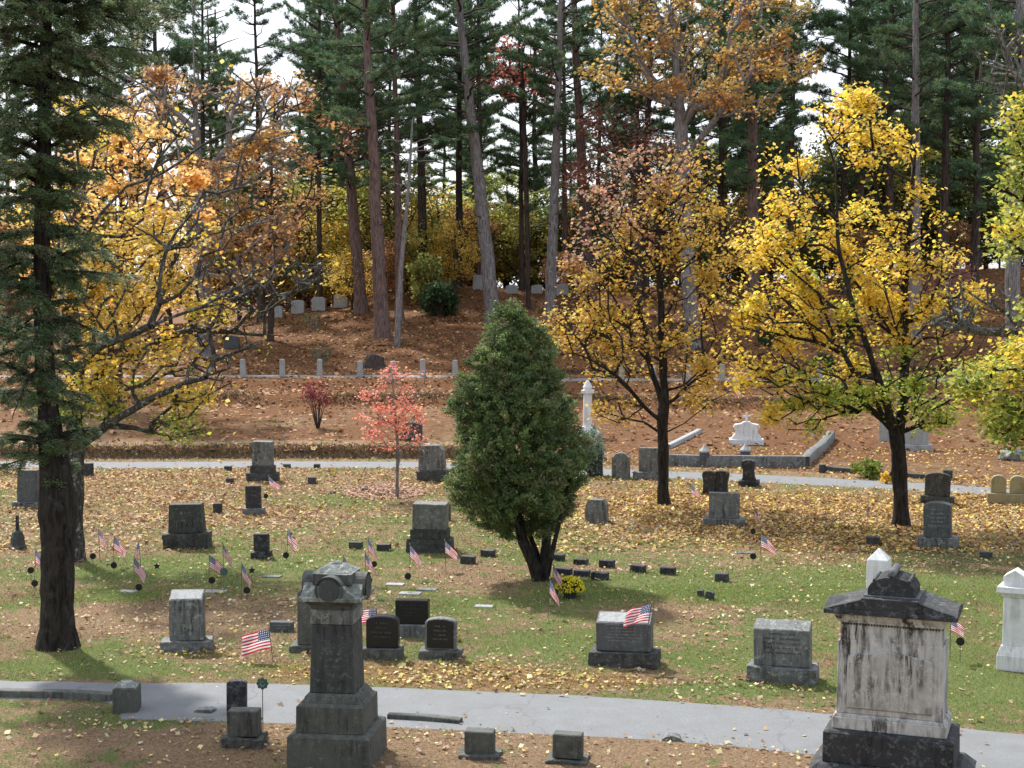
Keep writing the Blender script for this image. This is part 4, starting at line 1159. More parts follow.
FL = [
 (34, 588, 548, 'striped flag hanging just left of the conifer trunk', dict(rz=0, size=(.42, .27), droop=(45, 70))),
 (100, 562, 528, 'flag at left in the leaf carpet, first right of the conifer trunk', {}),
 (113, 568, 536, 'slim flag second right of the conifer trunk', dict(rz=40)),
 (141, 570, 540, 'flag on the grass, farthest right of the left four', dict(rz=10, droop=(120, 100))),
 (134, 592, 556, 'largest flag of the left four, nearest the viewer', dict(size=(.42, .28), rz=10)),
 (209, 585, 554, 'left flag of the three above the grey slant-topped gravestone', dict(rz=30)),
 (224, 580, 542, 'middle and highest flag of the three above the grey slant-topped gravestone', {}),
 (241, 596, 562, 'right flag of the three above the grey slant-topped gravestone', dict(size=(.42, .24))),
 (287, 560, 528, 'flag right of the small black stepped stone', {}),
 (270, 497, 476, 'tiny far flag beside the tall tiered stone', dict(size=(.40, .25))),
 (342, 590, 555, 'flag poking up behind the pyramid top of the round-disc monument', {}),
 (368, 584, 537, 'upper flag of the crowded pair right of the round-disc monument', dict(rz=15)),
 (366, 596, 551, 'lower flag of the crowded pair right of the round-disc monument', {}),
 (410, 580, 544, 'flag in front of the massive two-tier block', {}),
 (446, 572, 540, 'flag at the right corner of the massive two-tier block', {}),
 (554, 600, 563, 'upper flag left of the yellow flower pot', dict(rz=15)),
 (548, 618, 578, 'lower flag left of the yellow flower pot', dict(rz=0)),
 (640, 668, 601, 'flag flying to the left above the bright-topped blue-grey stone', dict(rz=180, droop=(14, 34), size=(.40, .27), lean=-10)),
 (273, 662, 627, 'flag spread out left on the lawn beside the round-disc monument', dict(rz=180, droop=(4, 14), size=(.45, .32), lean=6)),
 (375, 655, 607, 'flag just right of the round-disc monument shaft, in front of the black stone', dict(rz=180, droop=(0, 6), size=(.30, .24))),
 (691, 508, 484, 'faded flag left of the broad streaked grey stone', dict(size=(.36, .24))),
 (753, 536, 507, 'far flag right of the broad streaked grey stone', dict(size=(.4, .2))),
 (761, 562, 533, 'flag with an emblem below it, right of the broad streaked stone', dict(size=(.42, .3), droop=(30, 55))),
 (867, 528, 505, 'thin faded flag left of the big maple trunk', dict(size=(.3, .2), droop=(70, 85))),
 (950, 660, 617, 'flag half hidden by the right side of the black-capped monument', dict(size=(.26, .2), droop=(20, 40), rz=0)),
]
for px, yb, yt, lab, kw in FL: flag(px, yb, yt, lab, **kw)
EM = [(31, 582, 570, 'upper round emblem left of the conifer trunk', 'disc'), (35, 596, 583, 'lower round emblem left of the conifer trunk', 'disc'), (93, 564, 556, 'round emblem under the first flag right of the conifer trunk', 'disc'),
      (114, 575, 565, 'round emblem below the slim flag', 'disc'), (139, 596, 587, 'round emblem under the largest left flag', 'disc'), (157, 574, 566, 'small tilted emblem alone on the green grass', 'star'), (212, 592, 580, 'round emblem below the left flag of the three', 'disc'),
      (224, 594, 571, 'greenish emblem below the middle flag of the three', 'flower'), (247, 600, 590, 'round emblem below the right flag of the three', 'disc'), (252, 588, 570, 'star-edged emblem on a taller stake, right of the three flags', 'star'),
      (286, 566, 555, 'round emblem below the flag right of the small stepped stone', 'disc'), (266, 503, 496, 'tiny emblem near the tall tiered stone', 'disc'), (374, 574, 564, 'upper round emblem by the crowded flag pair', 'disc'), (369, 592, 580, 'lower round emblem by the crowded flag pair', 'disc'),
      (408, 588, 576, 'round emblem below the flag in front of the two-tier block', 'disc'), (555, 604, 592, 'round emblem between the flags and the flower pot', 'disc'), (753, 540, 531, 'round emblem below the far flag by the streaked stone', 'disc'),
      (753, 568, 556, 'round emblem on the grass right of the marker rows', 'disc'), (960, 662, 641, 'dark emblem beside the black-capped monument', 'disc'), (263, 738, 682, 'green flower-shaped emblem on a tall rod by the path', 'flower')]
for px, yb, yc, lab, kd in EM:
    emblem(px, yb, yc, lab, kd, mat=GREENBR if kd == 'flower' else IRON, r=.09 if kd == 'flower' else .068)

# ------------------------------------------------------------------ potted chrysanthemum
gx, gy, gz = G(570, 598); s = gy / F
t = thing('potted_flowers', 'pot of bright yellow chrysanthemums on the lawn below the cedar', 'flower pot', (gx, gy, gz), 0)
MB().lathe([(.11, 0), (.14, .16), (.15, .16), (.15, .19), (.12, .19)], 16).build('pot', POT, t)
rg = np.random.default_rng(8); n = 900
q = unit(rg.normal(size=(n, 3))); q[:, 2] = np.abs(q[:, 2]); P = q * np.array([.27, .27, .24]) * rg.uniform(.5, 1, (n, 1)) + np.array([0, 0, .15])
V, Fc, T = leaves(P, .06, pick([(.05, .10, .03), (.07, .13, .04)], n, rg), rg); arr_mesh('foliage', V, Fc, LEAF, T, parent=t)
n = 420; q = unit(rg.normal(size=(n, 3))); q[:, 2] = np.abs(q[:, 2]); P = q * np.array([.285, .285, .26]) + np.array([0, 0, .16])
V, Fc, T = leaves(P, .05, pick([(.75, .66, .05), (.70, .55, .04)], n, rg), rg, aspect=1.1); arr_mesh('blooms', V, Fc, LEAF, T, parent=t)

# ================================================================== TREES
YEL = [(.72, .50, .05), (.66, .44, .05), (.58, .46, .07), (.74, .58, .14), (.42, .36, .06)]
def D_at(px, py): return G(px, py)[1]

# --- right yellow maple
rg = np.random.default_rng(21)
b = G(901, 526); D = b[1]
stems = [([W(901, 526, D), W(900, 490, D), W(898, 462, D), W(897, 440, D), W(903, 405, D), W(906, 360, D + .3), W(904, 310, D + .5), W(907, 260, D + .3), W(912, 210, D), W(916, 150, D)], None),
         ([W(897, 442, D), W(889, 410, D - .4), W(880, 385, D - .8), W(868, 350, D - 1.2), W(850, 300, D - 1.5), W(838, 240, D - 1.2), W(836, 170, D - 1)], 1),
         ([W(904, 400, D), W(925, 382, D + .5), W(948, 372, D + 1)], 1),
         ([W(905, 350, D), W(894, 320, D - .8), W(884, 290, D - 1.4)], 1),
         ([W(905, 330, D), W(930, 280, D + .8), W(945, 230, D + 1)], 1)]
blobs = [(852, 130, 40, 36, 1.6), (885, 160, 30, 50, 1.5), (800, 225, 52, 50, 2.4), (870, 250, 60, 50, 3.0), (925, 230, 34, 50, 1.4), (790, 160, 26, 18, .5), (970, 330, 26, 40, .9), (742, 330, 20, 50, .8), (945, 290, 34, 50, 2.0), (775, 300, 48, 45, 2.4), (850, 320, 65, 45, 3.2),
         (770, 370, 38, 28, 1.6), (830, 385, 55, 30, 2.4), (905, 400, 55, 28, 2.0), (940, 360, 38, 30, 1.5), (800, 415, 34, 18, .8), (860, 100, 20, 12, .5), (935, 415, 36, 16, .9), (760, 240, 26, 26, .8)]
def maple_cols(c, P, rng):
    n = len(P)
    z = P[:, 2]; inner = np.exp(-((P[:, 0] - b[0]) ** 2 + (P[:, 1] - b[1]) ** 2) / 5.0) * (z < 4.6)
    base = pick([(.80, .54, .05), (.80, .58, .06), (.82, .62, .14), (.66, .50, .09), (.76, .43, .07), (.50, .36, .10)], n, rng, .15)
    gr = pick([(.26, .34, .07), (.42, .46, .08), (.54, .54, .10)], n, rng, .15)
    f = vnoise(c[:, 0] * 1.3 + 40, c[:, 2] * 1.3, 1.) * .5 + inner * .5
    return np.where((f + rng.normal(size=n) * .07 > .46)[:, None], gr, base)
leafy_tree('maple_tree', 'broad yellow maple with a dark forked trunk at the right of the lawn', 'tree', b, stems, ellipse_clusters(blobs, D, 640, rg, 2.0), rg, .19, YEL, 18500, leaf=.122, spread=.18,
           bark=BARK_DARK, colfun=maple_cols, twigs=6, dens=lambda c: rg.gamma(.6, 1, len(c)))

# --- middle maple, half bare
rg = np.random.default_rng(22)
b = G(664, 505); D = b[1]
stems = [([W(664, 505, D), W(664, 470, D), W(662, 430, D), W(664, 390, D), W(661, 340, D), W(660, 290, D), W(658, 230, D), W(662, 180, D), W(660, 130, D)], None),
         ([W(662, 425, D), W(640, 400, D - .4), W(615, 375, D - .8), W(590, 360, D - 1)], 1),
         ([W(663, 400, D), W(650, 370, D + .4), W(645, 330, D + .6), W(632, 290, D + .8), W(610, 240, D + 1)], 1),
         ([W(663, 410, D), W(690, 385, D - .5), W(712, 365, D - .8), W(725, 340, D - .8)], 1)]
blobs_y = [(690, 220, 28, 36, 1.6), (640, 250, 40, 34, 1.8), (690, 290, 36, 36, 1.6), (650, 320, 50, 34, 1.6), (700, 350, 42, 26, 1.6), (625, 360, 40, 22, 1.2), (710, 250, 28, 50, 1.4), (600, 330, 36, 30, .8), (615, 410, 26, 14, .8), (660, 150, 26, 26, .5), (700, 395, 30, 14, .7), (600, 375, 20, 12, .6)]
blobs_p = [(600, 250, 36, 48, 2), (630, 190, 44, 46, 2), (680, 170, 40, 36, 1.6), (585, 310, 26, 40, 1.0), (560, 330, 16, 30, .5)]
cy = ellipse_clusters(blobs_y, D, 320, rg, 2.2); cp_ = ellipse_clusters(blobs_p, D, 220, rg, 2.2)
cl_ = np.concatenate([cy, cp_])
def mid_cols(c, P, rng):
    n = len(P)
    pinkish = (c[:, 0] - b[0]) * -.8 + (c[:, 2] - 7.2) * .8
    f = pinkish + rng.normal(size=n) * .5 > 1.3
    y = pick([(.80, .56, .08), (.74, .56, .12), (.62, .52, .10), (.78, .50, .08)], n, rng, .15)
    p = pick([(.52, .32, .20), (.38, .21, .15), (.60, .36, .14), (.50, .38, .22)], n, rng, .18)
    return np.where(f[:, None], p, y)
leafy_tree('maple_tree', 'thinning maple in mid-lawn, yellow leaves low right and bare brown twigs up left', 'tree', b, stems, cl_, rg, .155, YEL, 9500, leaf=.122, spread=.19, bark=BARK_DARK, colfun=mid_cols, twigs=11, dens=lambda c: rg.gamma(.8, 1, len(c)))

# --- tree at the right frame edge
rg = np.random.default_rng(23)
D = 31.; gx = (1130 - 512) / F * D; b = np.array([gx, D, float(h(gx, D))])
stems = [([b, W(1128, 480, D), W(1120, 380, D), W(1105, 250, D), W(1100, 120, D), W(1100, 0, D)], None), ([W(1120, 400, D), W(1080, 380, D - .4), W(1030, 370, D - .6)], 1), ([W(1110, 300, D), W(1070, 240, D + .4), W(1020, 190, D + .5)], 1)]
blobs = [(1022, 140, 20, 50, 1.4), (1018, 215, 22, 45, 1.4), (1004, 372, 30, 20, 1.4), (1015, 420, 30, 22, 1.5), (1060, 150, 50, 90, 3), (1070, 350, 60, 70, 3), (1100, 250, 70, 80, 2), (975, 385, 22, 14, .6), (1110, 60, 60, 60, 2), (1150, 300, 60, 100, 2)]
def edge_cols(c, P, rng):
    n = len(P)
    y = pick([(.74, .62, .08), (.62, .58, .09), (.74, .52, .08)], n, rng, .15); g = pick([(.30, .34, .07), (.44, .44, .08), (.20, .25, .06)], n, rng, .15)
    f = vnoise(c[:, 0] * 1.2 + 10, c[:, 2] * 1.2 + 3, 1.) + rng.normal(size=n) * .08 > .42
    return np.where(f[:, None], g, y)
leafy_tree('maple_tree', 'green and yellow maple reaching in from beyond the right edge', 'tree', b, stems, ellipse_clusters(blobs, D, 420, rg, 2.0), rg, .2, YEL, 17000, leaf=.12, spread=.2, bark=BARK_DARK, colfun=edge_cols, twigs=3)

# --- left maple with lichened limbs, behind the conifer
rg = np.random.default_rng(24)
D = 33.; b = np.array([*(W(74, 560, D)[:2]), 0]); b[2] = float(h(b[0], b[1]))
stems = [([b, W(75, 480, D), W(74, 430, D), W(72, 390, D), W(66, 330, D + .3), W(60, 260, D + .5), W(58, 180, D + .6), W(52, 90, D + .6)], None),
         ([W(74, 392, D), W(86, 355, D - .5), W(105, 342, D - .8), W(130, 336, D - 1), W(155, 322, D - 1.2), W(190, 314, D - 1.4), W(222, 296, D - 1.5), W(250, 278, D - 1.5)], 1),
         ([W(74, 405, D), W(100, 372, D + .4), W(140, 352, D + .7), W(165, 338, D + .9), W(195, 330, D + 1), W(235, 333, D + 1.1), W(282, 336, D + 1.2)], 1),
         ([W(75, 452, D), W(95, 432, D - .5), W(122, 415, D - .8), W(150, 400, D - 1), W(178, 384, D - 1.2), W(205, 378, D - 1.3)], 1),
         ([W(155, 322, D - 1.2), W(160, 300, D - 1.3), W(158, 270, D - 1.3), W(168, 240, D - 1.3), W(190, 215, D - 1.2)], 1),
         ([W(64, 300, D), W(90, 230, D), W(120, 190, D + .3), W(160, 175, D + .5), W(210, 140, D + .6), W(262, 118, D + .6)], 1),
         ([W(60, 250, D), W(95, 160, D), W(110, 100, D + .3), W(125, 40, D + .5)], 1),
         ([W(268, 335, D + 1.1), W(262, 318, D + 1.1), W(275, 296, D + 1.1), W(300, 290, D + 1.1)], 1)]
blobs = [(80, 260, 36, 40, 2.2), (110, 310, 40, 36, 2.4), (150, 260, 36, 36, 1.8), (110, 375, 46, 26, 2.2), (140, 230, 40, 26, 1.2), (180, 300, 30, 26, .8), (165, 350, 36, 18, 1.0), (192, 398, 26, 12, .8), (176, 428, 28, 14, .9), (190, 235, 20, 20, .5),
         (75, 395, 26, 22, 1.4), (60, 200, 40, 40, 1), (60, 120, 60, 50, 1), (225, 310, 16, 14, .25), (95, 405, 24, 18, .8)]
cl1 = ellipse_clusters(blobs, D, 330, rg, 1.8)
bt = [(270, 280, 50, 34, 3), (230, 330, 40, 30, 1.6), (210, 370, 40, 16, 1.2), (310, 275, 24, 16, .8), (200, 260, 40, 30, 1.2), (250, 200, 40, 50, 1), (170, 120, 60, 50, 1), (250, 90, 60, 30, .7)]
cl2 = ellipse_clusters(bt, D, 190, rg, 1.8)
def left_cols(c, P, rng):
    n = len(P)
    y = pick([(.80, .56, .07), (.78, .50, .08), (.80, .62, .18), (.66, .54, .08)], n, rng, .15); g = pick([(.30, .38, .08), (.44, .48, .08)], n, rng, .15)
    f = np.exp(-((c[:, 2] - 3.2) ** 2) / 1.2) * .4 + vnoise(c[:, 0] * 1.5, c[:, 2] * 1.5, 1.) * .5 + rng.normal(size=n) * .06 > .52
    return np.where(f[:, None], g, y)
nA = len(cl1)
leafy_tree('maple_tree', 'yellow maple with lichened limbs spreading right, behind the dark conifer', 'tree', b, stems, np.concatenate([cl1, cl2]), rg, .20, YEL, 8800, leaf=.115, spread=.19, bark=BARK_LIMB, colfun=left_cols, twigs=9,
           dens=lambda c: np.where(np.arange(len(c)) < nA, 1., .06), alpha=.25)

# --- bare limb tree at the right edge
rg = np.random.default_rng(25)
D = 34.; gx = (1090 - 512) / F * D; b = np.array([gx, D, float(h(gx, D))])
stems = [([b, W(1088, 430, D), W(1085, 340, D), W(1080, 200, D), W(1075, 60, D), W(1070, -60, D)], None),
         ([W(1086, 352, D), W(1050, 344, D), W(1010, 330, D), W(985, 334, D), W(960, 328, D), W(930, 316, D)], 1),
         ([W(1080, 160, D), W(1040, 110, D), W(1010, 70, D), W(995, 20, D), W(980, -20, D)], 1)]
bt = [(975, 300, 34, 22, 2), (950, 320, 24, 12, 1), (1000, 60, 30, 50, 2), (1010, 110, 20, 30, 1), (1040, 320, 40, 30, 1)]
leafy_tree('bare_tree', 'leafless grey-twigged tree reaching in at the right edge', 'tree', b, stems, ellipse_clusters(bt, D, 90, rg, 1.4), rg, .17, YEL, 60, leaf=.1, spread=.28, bark=BARK_LICH, twigs=8)

# --- orange oak in the wood
def wood_tree(name, label, base_px, D, trunk, blobs, ncl, r, cols, nleaf, leaf, spread, bark, seed, depth=3.,  twigs=3, extra=(), group=None, colp=None, tip=.012):
    rg = np.random.default_rng(seed)
    if D is None: D = D_at(*base_px)
    b = W(*base_px, D); b[2] = float(h(b[0], b[1]))
    st = [([b] + [W(x, y, D) for x, y in trunk], None)] + [([W(x, y, D + d) for x, y, d in e], 1) for e in extra]
    cl_ = ellipse_clusters(blobs, D, ncl, rg, depth)
    return leafy_tree(name, label, 'tree', b, st, cl_, rg, r, cols, nleaf, leaf=leaf, spread=spread, bark=bark, twigs=twigs, group=group, step=.8, tip=tip, colp=colp, dens=lambda c: rg.gamma(.7, 1, len(c)))
RUST = [(.52, .27, .12), (.40, .19, .10), (.66, .38, .13), (.28, .14, .08)]
ORNG = [(.76, .46, .12), (.74, .52, .14), (.72, .36, .12), (.60, .46, .14), (.42, .36, .10)]
OLIVE = [(.36, .40, .10), (.50, .46, .10), (.26, .32, .08), (.62, .50, .10)]
GOLDT = [(.84, .56, .16), (.80, .46, .16), (.86, .64, .24), (.74, .40, .14)]
wood_tree('oak_tree', 'tall grey oak with golden orange leaves above the middle maple', (693, 346), None, [(690, 300), (686, 230), (682, 160), (680, 110), (676, 60), (672, 0), (668, -60)],
          [(640, 30, 50, 30, 2.0), (700, 45, 60, 34, 2.2), (618, 72, 40, 18, 1.3), (765, 60, 55, 24, 2.0), (690, 90, 60, 10, 1.2), (700, 95, 50, 22, 1.6), (650, -20, 70, 40, 2), (770, 10, 40, 30, 1.2), (740, 105, 40, 14, .8)], 420, .42, ORNG, 8500, .25, .36, BARK_GREY, 31, 5.,
          extra=[([(683, 158, 0), (700, 140, -1), (722, 110, -2), (745, 80, -2.5)]), ([(680, 110, 0), (655, 80, 1), (630, 60, 2)])])
wood_tree('oak_tree', 'big grey-trunked oak at left with rusty leaves and pale twigs', (203, 356), None, [(203, 320), (201, 250), (199, 190), (196, 130), (194, 70), (192, 0), (190, -80)],
          [(255, 100, 40, 22, 1.6), (170, 85, 50, 18, 1.4), (140, 110, 36, 22, 1.4), (215, 170, 46, 28, 1.4), (285, 150, 24, 24, 1.2), (160, 200, 26, 30, 1.0), (230, 260, 46, 34, 1.8), (270, 235, 30, 30, 1)], 260, .50, RUST, 6500, .24, .42, BARK_GREY, 32, 5., twigs=4, tip=.012,
          extra=[([(199, 190, 0), (225, 150, -1), (260, 130, -2), (300, 115, -2)]), ([(201, 250, 0), (170, 200, -1), (140, 150, -2), (110, 110, -2)]), ([(196, 130, 0), (150, 90, 1), (100, 60, 1)])])
wood_tree('oak_tree', 'bright golden-orange tree glowing at left behind the yellow maple', (115, 392), 66, [(116, 330), (120, 260), (122, 200), (120, 140)],
          [(110, 200, 60, 60, 3), (140, 270, 60, 50, 3), (70, 260, 50, 60, 2), (150, 160, 46, 40, 2), (40, 210, 40, 60, 1.5), (190, 220, 30, 50, 1), (100, 330, 60, 40, 1.5), (110, 130, 30, 20, .6)], 380, .28, GOLDT, 5600, .24, .30, BARK_SHADE, 33, 4.)
wood_tree('oak_tree', 'russet-leaved small tree in the wood at upper left centre', (270, 330), 92, [(272, 280), (268, 230), (272, 170), (275, 110)],
          [(292, 95, 20, 22, 1), (250, 230, 50, 34, 2), (290, 190, 34, 40, 2), (340, 130, 20, 30, .6)], 170, .2, RUST + [(.6, .36, .14)], 2600, .26, .4, BARK_SHADE, 34, 5.)
wood_tree('maple_tree', 'scarlet-tinged tree high among the central pines', (528, 300), 100, [(528, 250), (526, 180), (524, 120), (522, 60)], [(520, 55, 26, 22, 1), (535, 80, 24, 20, 1), (505, 80, 20, 16, .6)], 110, .16, [(.48, .13, .08), (.56, .24, .10), (.36, .12, .07)], 900, .24, .45, BARK_SHADE, 35, 3.)
wood_tree('maple_tree', 'dull crimson tree behind the middle maple top', (640, 300), 98, [(638, 250), (640, 190), (636, 140)], [(620, 130, 34, 30, 1), (650, 160, 34, 30, 1), (600, 170, 30, 30, 1), (640, 210, 60, 30, 1)], 220, .18, [(.40, .17, .12), (.32, .14, .10), (.46, .26, .14)], 2600, .24, .5, BARK_SHADE, 36, 4.)

# --- saplings and shrubs
wood_tree('maple_sapling', 'small salmon-pink sapling by the far path, left of the cedar', (397, 498), None, [(397, 470), (396, 440), (394, 410), (392, 380)],
          [(392, 395, 22, 26, 2), (373, 408, 18, 22, 1.2), (412, 404, 16, 26, 1.3), (398, 372, 12, 8, .4), (385, 435, 22, 16, 1.4), (410, 436, 14, 16, .9), (420, 378, 8, 9, .3), (368, 392, 8, 8, .3)], 190, .045, [(.80, .30, .22), (.74, .25, .19), (.82, .38, .28), (.62, .19, .15)], 1900, .085, .11, BARK_GREY, 41, .6, tip=.004)
def shrub(name, label, px, yb, wpx, hpx, cols, n, leaf, seed, stems=5, bark=BARK_SHADE, spread=.5, D=None, full=1.0, ymin=.0):
    rg = np.random.default_rng(seed)
    if D is None: x, y, z = G(px, yb)
    else: x = (px - 512) / F * D; y = D; z = float(h(x, y))
    s = y / F; a = wpx * s / 2; hh_ = hpx * s
    t = thing(name, label, 'shrub' if name != 'fern_clump' else 'plant', (x, y, z))
    K = max(14, int(n / 40))
    q = unit(rg.normal(size=(K, 3))) * rg.uniform(.35, 1, (K, 1)) ** .5
    Cc = np.stack([q[:, 0] * a * .85, q[:, 1] * a * .85, hh_ * (ymin + (1 - ymin) * (.5 + .45 * q[:, 2]))], 1)
    k = rg.integers(0, K, n); P = Cc[k] + rg.normal(size=(n, 3)) * np.array([a, a, hh_ * .5]) * .16
    P[:, 2] = np.maximum(P[:, 2], .02)
    A = np.zeros((K, 3)); A[:, :2] = Cc[:, :2] * .12
    M_ = (A + Cc) * .5; M_[:, 2] += hh_ * .08
    r1 = np.full(K, max(.006, hh_ * .012)); 
    V1, F1 = tubes(A, M_, r1, r1 * .7, 5); V2, F2 = tubes(M_, Cc, r1 * .7, r1 * .3, 5)
    V, Fc, _ = join([(V1, F1), (V2, F2)]); arr_mesh('stem', V, Fc, bark, parent=t)
    V, Fc, T = leaves(P, leaf * rg.uniform(.6, 1.3, n), pick(cols, n, rg, .18), rg); arr_mesh('foliage', V, Fc, LEAF, T, parent=t)
    return t
shrub('crimson_shrub', 'little dark crimson shrub on a thin stem below the road posts', 318, 428, 38, 48, [(.24, .05, .05), (.16, .035, .035), (.30, .08, .06)], 420, .12, 51, ymin=.45)
shrub('pink_shrub', 'dusty pink shrub on the slope right of the big maple', 950, 320, 60, 70, [(.40, .16, .15), (.30, .13, .12), (.46, .24, .2)], 1500, .16, 52, bark=TWIG)
shrub('evergreen_shrub', 'rounded dark evergreen shrub on the hill edge', 440, 316, 42, 34, [(.05, .10, .04), (.07, .13, .05), (.04, .07, .03)], 3000, .20, 53)
shrub('green_shrub', 'olive-yellow shrub behind the rounded evergreen on the hilltop', 428, 305, 44, 50, [(.26, .28, .07), (.34, .33, .08), (.16, .20, .06)], 2200, .22, 54)
for i, (px, yb, ww, hh2, lab) in enumerate([(598, 338, 36, 16, 'low dark green laurel on the slope, behind the middle maple'), (802, 335, 22, 20, 'small dark green shrub on the slope behind the left half of the right maple crown'), (766, 346, 18, 16, 'small dark shrub on the slope left of the right maple'),
        (847, 338, 22, 18, 'small dark shrub on the slope right under the maple crown'), (822, 372, 26, 18, 'dark green shrub just above the hill road behind the right maple'), (963, 325, 20, 16, 'dark green shrub on the slope by the grey pine at right')]):
    shrub('evergreen_shrub', lab, px, yb, ww, hh2, [(.04, .08, .035), (.06, .11, .04)], 900, .18, 60 + i)
shrub('wispy_shrub', 'thin wispy green shrub on the slope left of the stump', 321, 366, 26, 26, [(.16, .16, .08), (.12, .11, .06)], 260, .13, 71, bark=TWIG)
shrub('wispy_shrub', 'tiny wispy green shrub below the three hilltop stones', 313, 330, 22, 20, [(.16, .16, .08), (.12, .11, .06)], 220, .13, 72, bark=TWIG)
shrub('vine_clump', 'yellow-green vine sprawling over the low dark kerb', 868, 478, 34, 20, [(.20, .26, .05), (.34, .36, .07), (.12, .17, .04)], 800, .13, 73)
shrub('orange_clump', 'small orange-leaved clump at the path beside the big maple trunk', 885, 484, 12, 12, [(.72, .40, .06), (.66, .48, .10)], 200, .11, 74)
shrub('low_juniper', 'grey-green juniper peeking out at the right of the cedar', 590, 476, 32, 50, [(.20, .26, .20), (.26, .31, .25), (.15, .19, .14)], 2200, .09, 75)
# bank growth beyond the far path: dead leaves and weeds, bank shadow tinted into their colours
rg = np.random.default_rng(80)
n = 9000; x = rg.uniform(-19, -1.5, n); y = far_path_y(x) + 2.3 + rg.normal(size=n) * .35
P = np.stack([x, y, h(x, y) + rg.random(n) * .06], 1)
V, Fc, T = blades(P, np.stack([rg.normal(size=n), rg.normal(size=n) - .4, rg.uniform(.2, 1.4, n)], 1), rg.uniform(.10, .26, n), .03, pick([(.10, .06, .035), (.06, .045, .03), (.16, .10, .05), (.05, .06, .03)], n, rg), rg)
tag(arr_mesh('shaded_dead_grass', V, Fc, GRASSM, T), 'ragged, shadow-tinted strip of dead grass and leaves along the bank behind the far path', 'grass', kind='stuff')
for k_, (yb_, lab_, cc_) in enumerate([(68.6, 'straggling brown weeds, tinted with the bank shadow, along the foot of the road bank', [(.13, .08, .045), (.08, .055, .035), (.20, .12, .06), (.09, .10, .04)]), (81.0, 'weedy lip tinted shadow-dark just above the hill road', [(.10, .06, .035), (.06, .045, .03), (.15, .09, .05)])]):
    n = 11000; x = rg.uniform(-32, 32, n); x = x[vnoise(x, x * 0 + yb_, .22) + rg.normal(size=n) * .1 > .42]; n = len(x)
    y = yb_ + 1.6 * (vnoise(x, x * 0 + 7 * k_, .16) - .5) + rg.normal(size=n) * .45
    P = np.stack([x, y, h(x, y)], 1)
    V, Fc, T = blades(P, np.stack([rg.normal(size=n), rg.normal(size=n) - .4, rg.uniform(.2, 1.4, n)], 1), rg.uniform(.12, .34, n), .05, pick(cc_, n, rg), rg)  # weed colours darkened to draw the shadow line along each bank
    tag(arr_mesh('shaded_dead_grass', V, Fc, GRASSM, T), lab_, 'grass', kind='stuff')
# leaf pile under the pink sapling
rg = np.random.default_rng(81)
gx, gy, gz = G(385, 492); n = 2600
a_ = rg.uniform(0, 2 * math.pi, n); rr = np.sqrt(rg.random(n)); x = gx + np.cos(a_) * rr * 1.25; y = gy + np.sin(a_) * rr * 1.7
P = np.stack([x, y, h(x, y) + .10 * (1 - rr) * rg.random(n) + .02], 1)
V, Fc, T = leaves(P, .11 * rg.uniform(.6, 1.3, n), pick([(.38, .22, .15), (.30, .16, .10), (.46, .30, .2)], n, rg), rg, flat=1.5)
tag(arr_mesh('leaf_pile', V, Fc, LITTER, T), 'ring of reddish brown leaves round the foot of the pink sapling', 'leaves', kind='stuff')
# stump, rock
gx, gy, gz = G(374, 366); s = gy / F
V, Fc = poly_tube(np.array([[0, 0, -.2], [0, 0, .1], [.02, 0, .35], [.05, 0, .55], [.06, .02, .60]]), [.85, .62, .5, .46, .2], 14, np.random.default_rng(2), .10)
o = arr_mesh('tree_stump', V, Fc, BARK_SHADE, smooth=True); o.location = (gx, gy, gz); tag(o, 'broad dark tree stump on the slope just above the hill road', 'stump')
def rock(px, yb, wpx, hpx, lab, seed):
    gx, gy, gz = G(px, yb); s = gy / F
    me = bpy.data.meshes.new('rock'); bm = bmesh.new(); bmesh.ops.create_icosphere(bm, subdivisions=4, radius=1)
    for v in bm.verts:
        v.co += mnoise.noise_vector(v.co * 1.3 + Vector((seed, 0, 0))) * .35 + mnoise.noise_vector(v.co * 4 + Vector((seed, 0, 0))) * .08
        v.co.x *= wpx * s / 2; v.co.y *= wpx * s / 2.4; v.co.z = v.co.z * hpx * s * .6 + hpx * s * .3
    bm.to_mesh(me); bm.free(); me.materials.append(GREY); o = obj_from('rock', me); o.location = (gx, gy + .3, gz); tag(o, lab, 'rock')
rock(1014, 461, 22, 14, 'grey boulder at the right edge under the green and yellow leaves', 4)
rock(690, 352, 16, 12, 'dark boulder on the slope at the foot of the grey oak', 9)

# ------------------------------------------------------------------ cedar
rg = np.random.default_rng(90)
b = np.array(G(535, 580)); D = b[1]; s = D / F
t = thing('cedar_tree', 'dense green multi-stemmed cedar standing in the middle of the lawn', 'tree', tuple(b))
def LP_(px, py, d=0): return W(px, py, D + d) - b
stems_c = [[(541, 582, 0), (532, 560, 0), (522, 538, .1), (514, 500, .2), (512, 440, .2), (510, 360, .1), (509, 325, 0)], [(543, 582, .1), (545, 555, .1), (548, 525, .1), (552, 480, .2), (545, 420, .2), (530, 370, .1)],
           [(540, 580, 0), (538, 556, .2), (528, 530, .5), (500, 480, .7), (485, 430, .6)], [(545, 582, -.1), (551, 556, -.2), (560, 520, -.4), (572, 470, -.5)], [(538, 582, -.1), (530, 558, -.3), (516, 520, -.5), (490, 480, -.7)]]
rad_c = [.11, .10, .055, .06, .04]
for stp, r0 in zip(stems_c, rad_c):
    q = resample([LP_(*p) for p in stp], .15); q[0][2] = min(q[0][2], -.05)
    L = np.linspace(0, 1, len(q)); V, Fc = poly_tube(q, r0 * (1 - .85 * L) * (1 + .5 * np.exp(-L * 12)) + .01, 9, rg, .05)
    arr_mesh('stem', V, Fc, BARK_DARK, parent=t, smooth=True)
